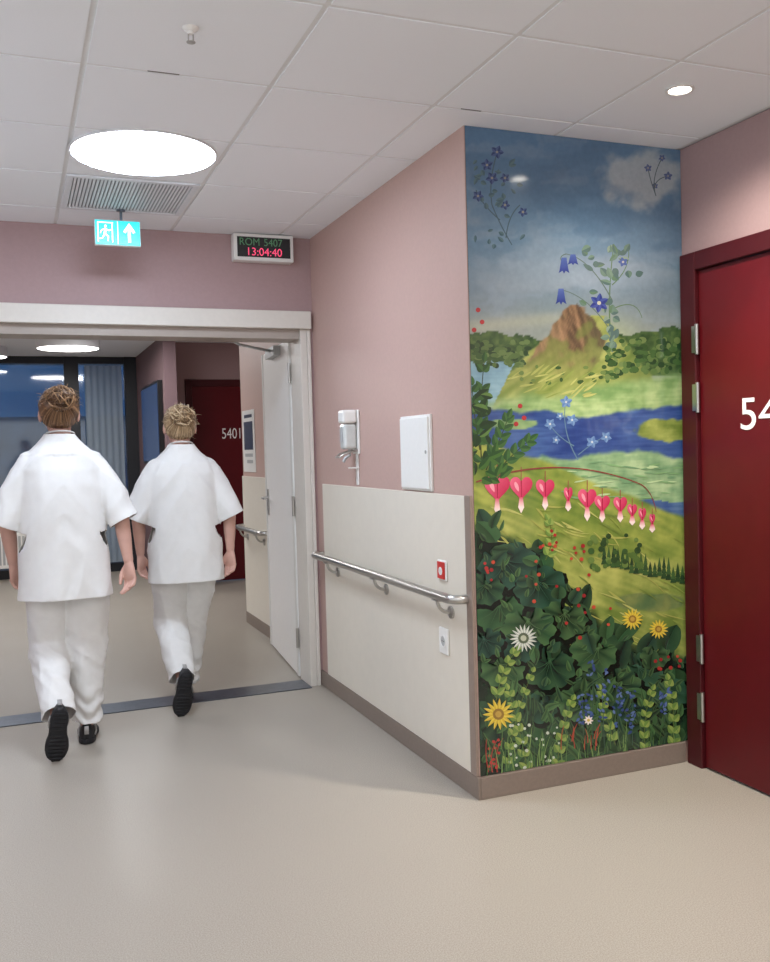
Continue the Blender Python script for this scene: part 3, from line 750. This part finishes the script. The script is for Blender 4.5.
# ------------------------------------------------------------------ far room
HF = 2.55
struct('ceiling_far', boxes((-3.4, 4.2, YB+.2, 12.6, HF, HF+.1)), TILE)
struct('wall_far_right', boxes((1.72, 1.86, YB+.2, 7.42, 0, HF)), PINK)
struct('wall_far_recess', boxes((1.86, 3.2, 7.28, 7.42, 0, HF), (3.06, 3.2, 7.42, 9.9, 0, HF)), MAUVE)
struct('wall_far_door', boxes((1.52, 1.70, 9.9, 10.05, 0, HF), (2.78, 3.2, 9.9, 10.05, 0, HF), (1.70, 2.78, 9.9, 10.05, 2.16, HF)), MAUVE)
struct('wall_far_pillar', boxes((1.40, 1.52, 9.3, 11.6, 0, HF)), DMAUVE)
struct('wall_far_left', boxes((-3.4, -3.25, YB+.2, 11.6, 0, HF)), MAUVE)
struct('trim_4', boxes((1.708, 1.7195, 5.5, 7.415, .091, 1.19)), CREAM, .002)
struct('baseboard_far', boxes((1.706, 1.7195, 5.5, 7.42, 0, .09)), BASE)
handrail('short steel handrail on the far corridor wall beyond the open door', 1.72, 6.62, 7.40, (6.75, 7.27))
t = thing('wall_poster', 'small white sheet with dark printed picture on the far pink wall', 'poster', (1.72, 7.18, 1.235))
part('sheet', boxes((1.714, 1.7195, 6.98, 7.37, 1.225, 1.71)), WPLAST, t, .001)
part('print', boxes((1.7128, 1.7138, 7.03, 7.32, 1.40, 1.62)), POSTER, t)
part('heading_strip', boxes((1.7128, 1.7138, 7.05, 7.30, 1.65, 1.675)), POSTER, t)
part('caption_strip', boxes((1.7128, 1.7138, 7.05, 7.30, 1.345, 1.37)), GPLAST, t)
part('caption_strip', boxes((1.7128, 1.7138, 7.05, 7.24, 1.295, 1.32)), GPLAST, t)
d3 = sempty('door_3', (2.2, 9.9, 0), 'far dark red door numbered 5401', 'door')
part('frame', boxes((1.70, 1.77, 9.88, 9.98, 0, 2.16), (2.71, 2.78, 9.88, 9.98, 0, 2.16), (1.77, 2.71, 9.88, 9.98, 2.09, 2.16)), REDF, d3, .003)
lf3 = part('leaf', boxes((1.772, 2.708, 9.89, 9.94, .01, 2.088)), RED, d3)
part('door_number', text_bm('5401', .16, .0006, face_my(V((2.07, 9.889, 1.53))), 'LEFT', .71), NUMW, lf3)
bm = NB(); tube(bm, [(2.62, 9.89, 1.06), (2.62, 9.83, 1.06), (2.5, 9.83, 1.06)], .01, 10); part('handle', bm, STEEL, lf3, 0, True)
YG = 11.5
w1 = sempty('window_1', (-.9, YG, 0), 'dark framed floor to ceiling glazing in the far room', 'window')
fr = []
for x0, x1 in ((-3.25,-3.17),(-2.0,-1.92),(-.9,-.82),(.58,.74),(1.26,1.40)): fr.append((x0, x1, YG-.04, YG+.06, 0, HF))
fr += [(-3.25, 1.40, YG-.03, YG+.05, HF-.08, HF-.002), (-3.25, 1.40, YG-.03, YG+.05, 0, .1), (-.82, .58, YG-.03, YG+.05, .56, .62)]
part('window_frame', boxes(*fr), WFRAME, w1)
for x0, x1 in ((-3.17,-2.0),(-1.92,-.9),(-.82,.58),(.74,1.26)):
    part('pane', boxes((x0, x1, YG, YG+.012, .1, HF-.08)), GLASS, w1)
bm = NB(); n = 60; rs = []
for k in range(n+1):
    x = .80+.42*k/n; y = YG-.1+.006*math.sin(k*.6)
    rs.append([V((x, y-.001, .12)), V((x, y+.001, .12)), V((x, y+.001, 2.44)), V((x, y-.001, 2.44))])
rings(bm, rs); solo('curtain', bm, CURT, 'pale blue sheer curtain at the far window', 'curtain', (1.0, YG-.1, .12), 0, True)
t = thing('radiator', 'long low white radiator under the far window', 'radiator', (-.2, YG-.15, .12))
part('body', boxes((-1.5, .55, YG-.20, YG-.10, .14, .54)), WPLAST, t, .008)
bm = NB()
for k in range(48): box(bm, -1.46+k*.042, -1.435+k*.042, YG-.206, YG-.20, .18, .50)
part('fins', bm, GPLAST, t)
for x in (-1.3, .3): part('foot', boxes((x, x+.06, YG-.18, YG-.12, 0, .14)), GPLAST, t)
t = thing('wall_screen', 'dark blue flat display screen on the far pillar wall', 'screen', (1.40, 9.95, 1.3))
part('bezel', boxes((1.35, 1.399, 9.42, 10.7, 1.28, 2.12)), BLACK, t, .004)
part('panel', boxes((1.346, 1.35, 9.45, 10.67, 1.31, 2.09)), TV, t)
round_light('ceiling_light', 'round drum ceiling lamp in the far room seen above the taller person', (.54, 9.7, HF-.0005), .29, LAMPF, .10)
round_light('ceiling_light', 'round drum ceiling lamp in the far room at the left window edge', (-.32, 10.6, HF-.0005), .29, LAMPF, .10)

EXT = mat('dusky_facade', (104, 134, 162), .8, var=(1.2, .35))
bm = NB(); box(bm, -12, 8, 30, 31, -1, 2.6); box(bm, -5, -1, 26, 29, -1, 3.2); box(bm, 2, 6, 27, 29, -1, 1.8)
solo('outside_building', bm, EXT, 'dim blue building outside the far window', 'building', (-2, 30, -1))
struct('ground', boxes((-20, 20, 13.2, 45, -1.1, -1.0)), EXT)

# ------------------------------------------------------------------ people
def cat(pts, rad, sub=6):
    P = [V(p) for p in pts]; o, r = [], []
    n = len(P)
    for i in range(n-1):
        p0, p1, p2, p3 = P[max(i-1,0)], P[i], P[i+1], P[min(i+2,n-1)]
        for k in range(sub):
            t = k/sub
            o.append(.5*((2*p1)+(p2-p0)*t+(2*p0-5*p1+4*p2-p3)*t*t+(3*p1-p0-3*p2+p3)*t**3))
            s = t*t*(3-2*t); r.append(rad[i]*(1-s)+rad[i+1]*s)
    o.append(P[-1]); r.append(rad[-1]); return o, r
def limb(bm, pts, rad, seg=20, ball=(True, True), sub=6):
    o, r = cat(pts, rad, sub); tube(bm, o, r, seg)
    if ball[0]: ellipsoid(bm, o[0], (r[0],)*3, 16, 10)
    if ball[1]: ellipsoid(bm, o[-1], (r[-1],)*3, 16, 10)
def stack(bm, rs, seg=40, p=2.4):
    out = []
    for z, rx, ry, cx, cy in rs:
        q = []
        for k in range(seg):
            a = 2*PI*k/seg; c, s = math.cos(a), math.sin(a)
            q.append(V((cx+rx*math.copysign(abs(c)**(2/p), c), cy+ry*math.copysign(abs(s)**(2/p), s), z)))
        out.append(q)
    rings(bm, out)
def make_hand(bm, W, d, n, w):
    d = d.normalized(); n = (n-d*n.dot(d)).normalized(); w = (w-d*w.dot(d)-n*w.dot(n)).normalized()
    rs = []
    for t, rw, rt in ((-.02,.023,.020),(0,.024,.018),(.03,.033,.017),(.06,.038,.015),(.080,.038,.013),(.090,.032,.010)):
        rs.append([W+d*t+n*(.004*math.sin(t*30))+w*rw*math.cos(2*PI*k/20)+n*rt*math.sin(2*PI*k/20) for k in range(20)])
    rings(bm, rs)
    for i, (off, ln) in enumerate(((.029,.072),(.0097,.082),(-.0097,.075),(-.0285,.059))):
        p = W+d*.076+w*off; pts = [p]; a = 0; dr = d+w*off*1.3
        for sgm, cv in ((.45+.12, 18+i*3), (.32, 26+i*4), (.25, 22)):
            a += math.radians(cv); pts.append(pts[-1]+(dr*math.cos(a)+n*math.sin(a)).normalized()*ln*sgm)
        limb(bm, pts, [.0088, .0082, .0075, .0064], 12, (True, True), 4)
    p = W+d*.022+w*.022; q = p+(d*.75+w*.5+n*.35).normalized()*.034; q2 = q+(d*.95+w*.08+n*.35).normalized()*.028
    limb(bm, [p, q, q2, q2+(d*.95-w*.05+n*.4).normalized()*.023], [.013,.011,.0096,.0075], 12, (True, True), 4)
def remesh(bm, vox, sm):
    bmesh.ops.recalc_face_normals(bm, faces=bm.faces)
    me = bpy.data.meshes.new('tmp'); bm.to_mesh(me); bm.free()
    o = bpy.data.objects.new('tmp', me); COL.objects.link(o)
    r = o.modifiers.new('r', 'REMESH'); r.mode = 'VOXEL'; r.voxel_size = vox
    if sm: s = o.modifiers.new('s', 'SMOOTH'); s.iterations = sm; s.factor = .5
    dg = bpy.context.evaluated_depsgraph_get()
    m2 = bpy.data.meshes.new_from_object(o.evaluated_get(dg))
    bpy.data.objects.remove(o); bpy.data.meshes.remove(me)
    return m2
def cut(me, planes):
    bm = bmesh.new(); bm.from_mesh(me)
    for p, n, r in planes:
        p, n = V(p), V(n).normalized()
        fs = [f for f in bm.faces if (f.calc_center_median()-p).length < r]
        g = list({v for f in fs for v in f.verts})+list({e for f in fs for e in f.edges})+fs
        bmesh.ops.bisect_plane(bm, geom=g, plane_co=p-n*.012, plane_no=n, clear_outer=True)
    bm.to_mesh(me); bm.free()
def fold(me, fn):
    ns = [v.normal.copy() for v in me.vertices]
    for v, n in zip(me.vertices, ns): v.co += n*fn(v.co)
def ridge(q): return (.5-abs(noise.noise(q)))*1.4-.35
def addm(name, me, m, root, parent=None):
    me.name = name; me.materials.clear(); me.materials.append(m); me.shade_smooth()
    o = bpy.data.objects.new(name, me); COL.objects.link(o); o.parent = parent or root; ORG[o.name] = V((0,0,0))
    return o
class Strands:
    def __init__(s): s.v, s.f, s.c = [], [], []
    def tube(s, path, rad, seg, shade):
        rs = tube_rings(path, rad, seg); b = len(s.v)
        for r in rs: s.v.extend(r); s.c.extend([shade]*seg)
        for i in range(len(rs)-1):
            for k in range(seg):
                k2 = (k+1) % seg; s.f.append((b+i*seg+k, b+i*seg+k2, b+(i+1)*seg+k2, b+(i+1)*seg+k))
        s.f.append(tuple(b+k for k in range(seg))[::-1]); s.f.append(tuple(b+(len(rs)-1)*seg+k for k in range(seg)))
    def blob(s, fn, nu, nv, shade):
        b = len(s.v)
        for j in range(nv+1):
            th = PI*(j+.02)/(nv+.04)
            for i in range(nu):
                ph = 2*PI*i/nu; d = V((math.sin(th)*math.cos(ph), math.sin(th)*math.sin(ph), math.cos(th)))
                s.v.append(fn(d)); s.c.append(shade(d))
        for j in range(nv):
            for i in range(nu):
                i2 = (i+1) % nu; s.f.append((b+j*nu+i, b+(j+1)*nu+i, b+(j+1)*nu+i2, b+j*nu+i2))
    def mesh(s, name):
        me = bpy.data.meshes.new(name); me.from_pydata(s.v, [], s.f)
        at = me.attributes.new('strand', 'FLOAT', 'POINT'); at.data.foreach_set('value', s.c)
        bm = bmesh.new(); bm.from_mesh(me); bmesh.ops.recalc_face_normals(bm, faces=bm.faces); bm.to_mesh(me); bm.free()
        return me

def shoe_parts(R3, A):
    up = bmesh.new(); st = ((-.078,.012,.045),(-.072,.024,.078),(-.05,.033,.094),(-.02,.036,.098),(.02,.037,.086),(.06,.041,.068),(.10,.046,.056),(.14,.0445,.047),(.17,.034,.036),(.188,.014,.022))
    rs = []
    for y, w, h in st:
        q = []
        for k in range(20):
            a = 2*PI*k/20; c, s = math.cos(a), math.sin(a)
            q.append(V((w*c*(1.0 if s < 0.3 else 1-.25*(s-.3)), y, .02+(h-.02)*s if s > 0 else .02+.006*s)))
        rs.append(q)
    rings(up, rs)
    so = bmesh.new(); out = []
    def wid(y):
        for (a, wa, _), (b, wb, _) in zip(st, st[1:]):
            if y <= b: return wa+(wb-wa)*(y-a)/(b-a)
        return st[-1][1]
    yy = [-.082+.276*(.5-.5*math.cos(PI*k/16)) for k in range(17)]
    def waist(y): return 1-.22*math.exp(-((y-.03)/.035)**2)
    right = [((wid(min(max(y, -.078), .188))*1.07+.002)*waist(y), y) for y in yy]
    outl = right + [(-x, y) for x, y in reversed(right)]
    for z, g in ((.003, .94), (0.006, 1.0), (.022, 1.0), (.026, .97)):
        out.append([V((x*g, y*(1 if g > .95 else .985), z)) for x, y in outl])
    rings(so, out)
    for k in range(13):
        y = -.066+k*.0195; w = wid(y)*.8
        if .03 < y < .05: continue
        box(so, -w, w, y, y+.010, -.001, .004)
    hp = bmesh.new(); box(hp, -.010, .010, -.081, -.074, .05, .088)
    tr = bmesh.new()
    for y, z in ((.045,.074),(.065,.066),(.085,.0605)):
        tube(tr, [(-.03, y, z-.016), (-.015, y, z), (.015, y, z), (.03, y, z-.016)], .0028, 8)
    sides = []
    for s in (-1, 1):
        b = bmesh.new(); tube(b, [(s*.0375, -.03, .034), (s*.040, .005, .040), (s*.0385, .035, .050), (s*.033, .055, .062)], .0045, 8); sides.append(b)
    T = Matrix.Translation(A) @ R3.to_4x4() @ Matrix.Translation((0,0,-.09))
    ms = []
    for b, m in ((up, SHOE), (so, SOLE), (hp, SHOEG), (tr, SHOEG), (sides[0], SHOEG), (sides[1], SHOEG)):
        bmesh.ops.recalc_face_normals(b, faces=b.faces)
        me = bpy.data.meshes.new('shoe'); b.to_mesh(me); b.free(); me.transform(T); ms.append((me, m))
    return ms

def person(label, loc, scale, arms, legs, hairm, bun, seed):
    root = thing('person', label, 'person', loc); root.scale = (scale,)*3
    ORG[root.name] = V((0,0,0))
    bm = bmesh.new()
    stack(bm, [(.80,.13,.09,0,0),(.88,.155,.105,0,0),(.98,.15,.10,0,0),(1.08,.125,.088,0,.005),(1.22,.138,.092,0,.005),(1.31,.135,.088,0,0),(1.38,.10,.070,0,0),(1.42,.064,.058,0,0)], 32, 2.2)
    limb(bm, [(0,-.014,1.40),(0,-.008,1.47),(0,.010,1.54)], [.060,.050,.048])
    ellipsoid(bm, (0,.012,1.600), (.075,.094,.087)); ellipsoid(bm, (0,.055,1.538), (.058,.06,.08)); ellipsoid(bm, (0,.085,1.480), (.03,.026,.022))
    limb(bm, [(0,.100,1.590),(0,.119,1.565),(0,.121,1.556)], [.010,.013,.013], 10)
    for s in (-1, 1):
        ellipsoid(bm, (s*.084,.014,1.565), (.010,.019,.032), 14, 10)
        ellipsoid(bm, (s*.035,.078,1.545), (.022,.022,.022), 12, 8)
    ellipsoid(bm, (0,.104,1.515), (.022,.012,.007), 12, 8); ellipsoid(bm, (0,.102,1.503), (.020,.013,.008), 12, 8)
    for s, (E, Wp, n, w) in zip((-1, 1), arms):
        E, Wp = V(E), V(Wp); Sh = V((s*.140, 0, 1.330))
        limb(bm, [Sh, (Sh+E)/2, E, (E+Wp)/2+(E-Wp)*.15, Wp], [.040,.038,.034,.035,.0238])
        make_hand(bm, Wp+(Wp-E).normalized()*.012, (Wp-E).normalized()*.85+V((0,0,-.35)), V(n), V(w))
    for s, (Hp, K, A, phi) in zip((-1, 1), legs):
        limb(bm, [Hp, (V(Hp)+V(K))/2, K, (V(K)*.65+V(A)*.35), A], [.085,.075,.054,.050,.032])
    me = remesh(bm, .0034, 3)
    addm('body', me, SKIN, root)
    for s in (-1, 1):
        b = bmesh.new(); ellipsoid(b, (s*.034,.098,1.582), (.012,.010,.009), 16, 10); m = bpy.data.meshes.new('eye'); b.to_mesh(m); b.free(); addm('eye', m, EYE, root)
    b = bmesh.new(); ellipsoid(b, (0,.1065,1.5155), (.021,.011,.006), 14, 8); ellipsoid(b, (0,.1045,1.503), (.018,.012,.007), 14, 8); m = bpy.data.meshes.new('lips'); b.to_mesh(m); b.free(); addm('lips', m, LIP, root)
    # hair: smooth cap plus fine combed strands pulled back into a loose bun
    rs_ = random.Random(int(seed*10)); rr = rs_.uniform
    bc = V(bun); HC = V((0, .002, 1.594)); ax = (bc-HC).normalized()
    e1 = ax.cross(V((1,0,0))).normalized(); e2 = ax.cross(e1)
    def cap_pt(d, k=1.0):
        nar = 1-.20*max(0, -d.z-.25)
        return V((d.x*.090*k*nar, HC.y+d.y*.108*k, HC.z+d.z*.106*k))
    st = Strands()
    def capf(d):
        k = 1.0
        f = max(0, min(1, (d.y-.24-max(0, d.z-.30)*1.6)/.16)); k -= .22*f
        g = max(0, min(1, (-.88-d.z)/.08)); k -= .30*g
        return cap_pt(d, k+.020*noise.noise(d*3+V((seed,0,0))))
    def capc(d):
        an = math.atan2(d.dot(e1), d.dot(e2))
        return max(0, min(1, .45+.5*noise.noise(V((math.cos(an)*9, math.sin(an)*9, seed)))+.15*noise.noise(d*6) - .2*max(0, d.dot(ax)-.80)/.2))  # last term paints a darker shade ring at the base of the bun
    st.blob(capf, 140, 90, capc)
    for j in range(320):
        ph = 2*PI*j/320+rr(-.03, .03); y0 = math.sin(ph)
        if y0 < .35: d0 = V((math.cos(ph)*.66, y0*.62-.05, -.78+.55*max(0, y0+.25))).normalized()
        else: d0 = V((math.cos(ph), y0*.9, .05+.55*(y0-.35))).normalized()
        wob = rr(-.08, .08); rad = rr(.0010, .0024); lift = rr(1.0, 1.03)
        pts = []
        for i in range(17):
            t = .93*i/16; d = d0.lerp(ax, t).normalized(); sid = d.cross(ax)
            d = (d+sid*wob*math.sin(PI*t)).normalized()
            pts.append(cap_pt(d, (lift+.014*noise.noise(d*3+V((seed,0,0)))) if i else .97))
        st.tube(pts, [rad*(.5+.5*math.sin(PI*min(1, .15+i/18))) for i in range(17)], 5, max(0, min(1, rr(.2, .95))))
    for j in range(44):   # flyaway wisps
        a0 = rr(0, 6.28); d = V((math.cos(a0)*.9, -.4, rr(-.85, .9))).normalized(); p = cap_pt(d, 1.01); k = rr(.7, 1.5)
        st.tube([p, p+d*.010*k+V((0,0,.006)), p+d*.020*k+V((rr(-.014,.014),0,rr(-.016,.006)))], [.0011,.0009,.0004], 5, rr(.4, 1))
    hr = addm('hair', st.mesh('hair'), hairm, root)
    st = Strands()
    st.blob(lambda d: bc+V((d.x*.050, d.y*.038, d.z*.044))*(1+.14*noise.noise(d*2.5+V((seed,3,0)))), 40, 26, lambda d: max(0, min(1, .35+.5*noise.noise(d*5+V((0,seed,0))))))
    for j in range(70):   # loose locks laid over the bun in tangled directions
        na = V((rr(-1,1), rr(-1,1), rr(-1,1))).normalized()
        u = na.cross(V((.3,.5,.8))).normalized(); w_ = na.cross(u)
        R0 = rr(.92, 1.2); ph = rr(0, 6.28); ln = rr(1.4, 2.8); off = rr(-.5, .5); rad = rr(.0016, .0046); sh = max(0, min(1, rr(.15, 1.0)))
        pts = []
        for k in range(18):
            t = ph+ln*k/17; q = (u*math.cos(t)+w_*math.sin(t))*math.sqrt(1-off*off)+na*off
            q = q+V((noise.noise(q*1.5+V((j,0,0))), noise.noise(q*1.5+V((0,j,0))), noise.noise(q*1.5+V((0,0,j)))))*.22
            pts.append(bc+V((q.x*.056*R0, q.y*.044*R0, q.z*.049*R0)))
        st.tube(pts, [rad*(.35+.65*math.sin(PI*k/17)) for k in range(18)], 6, sh)
    for k in range(26):   # loose ends sticking out
        an = k*2*PI/26+seed+rr(-.2,.2); rd = e1*math.cos(an)+e2*math.sin(an); p = bc+rd*.042
        st.tube([p-ax*.012, p+ax*.006+rd*.012, p+ax*rr(-.01,.016)+rd*rr(.016,.036)+V((0,0,rr(-.014,.014)))], [.0024,.0018,.0005], 6, rr(.3, 1))
    addm('bun', st.mesh('bun'), hairm, root, hr)
    b = bmesh.new(); tube(b, [bc-ax*.034+e1*.024*math.cos(2*PI*k/20)+e2*.024*math.sin(2*PI*k/20) for k in range(20)], .005, 8, False, True)
    m = bpy.data.meshes.new('hair_tie'); b.to_mesh(m); b.free(); addm('hair_tie', m, TIE, root, hr)
    # trousers
    bm = bmesh.new()
    stack(bm, [(.76,.168,.125,0,.0),(.84,.184,.130,0,0),(.92,.178,.122,0,0),(1.0,.165,.11,0,0)], 36, 2.3)
    cuts = []
    for s, (Hp, K, A, phi) in zip((-1, 1), legs):
        Hp, K, A = V(Hp), V(K), V(A)
        end = A+(K-A).normalized()*(-.018 if phi else -.005)
        limb(bm, [Hp+V((0,0,-.02)), (Hp+K)/2, K, (K+A)/2, end], [.108,.103,.092,.082,.070], 28, (True, False))
        cuts.append((end, end-(K+A)/2, .14))
    me = remesh(bm, .0070, 4); cut(me, cuts)
    def ft(c):
        q = V((c.x*11+seed, c.y*11, c.z*2.5)); k = 1-min(1, abs(c.z-.44)/.25)
        f = .010*noise.noise(q)+.013*ridge(V((c.x*7, c.y*7+seed, c.z*5+c.x*9)))*(.55+.5*k)+.002*noise.noise(c*38)
        f += .007*ridge(V((c.x*5+seed, c.y*5, c.z*17+c.x*12)))*(.25+k)          # creases round the knee
        lo = max(0, .30-c.z)/.2
        return f+lo*.008*math.sin(c.z*80+7*noise.noise(q))
    fold(me, ft); tr = addm('trousers', me, CLOTH, root)
    sd = tr.modifiers.new('thick', 'SOLIDIFY'); sd.thickness = .003; sd.offset = -1
    # tunic
    bm = bmesh.new()
    stack(bm, [(.700,.210,.149,0,-.004),(.80,.204,.145,0,-.004),(.95,.197,.137,0,-.002),(1.10,.195,.133,0,0),(1.24,.195,.130,0,0),(1.31,.188,.122,0,0),(1.365,.166,.106,0,0),(1.405,.134,.091,0,0),(1.44,.097,.078,0,0),(1.466,.075,.070,0,-.004),(1.488,.062,.063,0,-.006)], 48, 2.3)
    cuts = [((0,0,.700),(0,0,-1),.5), ((0,0,1.488),(0,0,1),.09)]
    for s, (E, Wp, n, w) in zip((-1, 1), arms):
        E = V(E); Sh = V((s*.136, 0, 1.335)); dr = (E-Sh).normalized(); E2 = Sh+dr*((E-Sh).length+.04)+V((s*.004,0,0))
        limb(bm, [Sh, Sh*.6+E2*.4+V((s*.006,0,.006)), E2], [.066,.068,.070], 26, (True, False))
        cuts.append((E2, dr, .13))
    me = remesh(bm, .0070, 8); cut(me, cuts)
    def fu(c):
        lo = max(0, min(1, (1.28-c.z)/.5)); pit = math.exp(-((abs(c.x)-.19)/.04)**2-((c.z-1.2)/.12)**2)
        q = V((c.x*7+seed, c.y*7, c.z*1.0))
        f = (.003+.015*lo)*noise.noise(q)
        f += .015*ridge(V((c.x*7-c.z*3+seed, c.y*3, c.z*2.0+c.x*3)))*(.35+.65*lo)
        f += .012*ridge(V((abs(c.x)*8+c.z*7+seed, c.y*3, c.z*2.5)))*(1-.5*lo)*(1 if c.z < 1.38 else .25)
        f += .002*noise.noise(V((c.x*26, c.y*26, c.z*8+seed)))
        if abs(c.x) > .19 and c.z > 1.0: f += .007*ridge(V((c.x*10, c.y*10, c.z*9+seed)))
        return f*(1-.7*pit)+.002
    fold(me, fu); tu = addm('tunic', me, CLOTH, root)
    sd = tu.modifiers.new('thick', 'SOLIDIFY'); sd.thickness = .003; sd.offset = -1
    b = bmesh.new(); tube(b, [V((.063*math.cos(2*PI*k/40), -.006+.063*math.sin(2*PI*k/40), 1.477-.014*math.sin(2*PI*k/40))) for k in range(40)], .0045, 10, False, True)
    m = bpy.data.meshes.new('collar'); b.to_mesh(m); b.free(); addm('collar', m, CLOTHD, root, tu)
    for s, (Hp, K, A, phi) in zip((-1, 1), legs):
        R3 = Matrix.Rotation(-math.radians(phi), 3, 'X') @ Matrix.Rotation(-s*.10, 3, 'Z')
        ms = shoe_parts(R3, V(A)); sh = addm('shoe', ms[0][0], ms[0][1], root)
        for nm, k in (('sole', 1), ('heel_tab', 2), ('laces', 3), ('side_stripe', 4), ('side_stripe', 5)): addm(nm, ms[k][0], ms[k][1], root, sh)
    return root

person('taller person in white tunic and trousers walking away, light brown hair in a bun',
       (.208, 4.68, 0), 1.012,
       [((-.248, .0, 1.085), (-.230, .10, .885), (.8,-.55,0), (.55,.8,0)), ((.255, -.05, 1.085), (.280, -.075, .875), (-.75,-.6,0), (-.6,.75,0))],
       [((-.09,0,.87), (-.086,.10,.477), (-.066,-.195,.207), 70), ((.09,0,.87), (.086,.06,.475), (.072,.055,.09), 0)],
       HAIR1, (.006, -.116, 1.638), 1.3)
person('shorter person in white tunic and trousers at the doorway, ash blond hair in a bun',
       (.85, 5.14, 0), .973,
       [((-.246, .0, 1.085), (-.236, .06, .875), (.75,-.65,0), (.65,.75,0)), ((.252, -.035, 1.085), (.254, -.03, .875), (-.75,-.65,0), (-.65,.75,0))],
       [((-.09,0,.87), (-.080,.10,.477), (-.068,-.195,.207), 72), ((.09,0,.87), (.06,.15,.49), (.008,.18,.09), 0)],
       HAIR2, (-.004, -.114, 1.634), 4.1)

# ------------------------------------------------------------------ lights
def area(loc, size, power, col, rot=(0,0,0)):
    l = bpy.data.lights.new('area', 'AREA'); l.shape = 'DISK'; l.size = size; l.energy = power; l.color = col
    o = bpy.data.objects.new('area', l); COL.objects.link(o); o.location = loc; o.rotation_euler = rot
def spot(loc, power, col, ang=100, blend=.8, r=.04):
    l = bpy.data.lights.new('spot', 'SPOT'); l.energy = power; l.color = col; l.spot_size = math.radians(ang); l.spot_blend = blend; l.shadow_soft_size = r
    o = bpy.data.objects.new('spot', l); COL.objects.link(o); o.location = loc
area((.55, .95, 2.59), .56, 12, (1, .99, .975))
area((-1.27, 1.55, 2.59), .56, 7, (1, .99, .99))
area((.55, -1.45, 2.59), .56, 17, (1, .985, .965))
area((-1.6, .3, 1.9), 1.2, 36, (.92, .96, 1), (PI, 0, 0))  # unseen uplight added to brighten the ceiling
area((.6, -1.3, 1.9), 1.2, 34, (.98, .985, 1), (PI, 0, 0))  # second unseen uplight behind the camera, added for the ceiling
area((-1.9, 3.5, 1.9), .9, 36, (.68, .81, 1), (PI, 0, 0))  # unseen bluish uplight added for the cool cast on the left ceiling
spot((DLX, DLY, 2.585), 60, (1, .93, .83), 150, 1.0)
spot((DLX, DLY, 2.58), 120, (1, .93, .83), 80, .9)
spot((DLX, 1.46, 2.585), 60, (1, .94, .86), 150, 1.0)
area((-.9, 7.6, 2.53), .56, 38, (.98, .99, 1))
area((.9, 8.6, 2.53), .56, 28, (.98, .99, 1))
# world: dusky blue ahead, bright neutral fill added behind to light the room
w = bpy.data.worlds.new('world'); SC.world = w; w.use_nodes = True; nt = w.node_tree
bg = nt.nodes['Background']; tc = nt.nodes.new('ShaderNodeTexCoord'); sp = nt.nodes.new('ShaderNodeSeparateXYZ')
mr = nt.nodes.new('ShaderNodeMapRange'); mr.inputs['From Min'].default_value = -.1; mr.inputs['From Max'].default_value = .8
rp = nt.nodes.new('ShaderNodeValToRGB'); rp.color_ramp.elements[0].color = (.89, .89, .89, 1); rp.color_ramp.elements[1].color = S(124, 164, 204)
nt.links.new(tc.outputs['Generated'], sp.inputs[0]); nt.links.new(sp.outputs['Y'], mr.inputs['Value']); nt.links.new(mr.outputs['Result'], rp.inputs['Fac'])
nt.links.new(rp.outputs['Color'], bg.inputs['Color']); bg.inputs['Strength'].default_value = 1.0
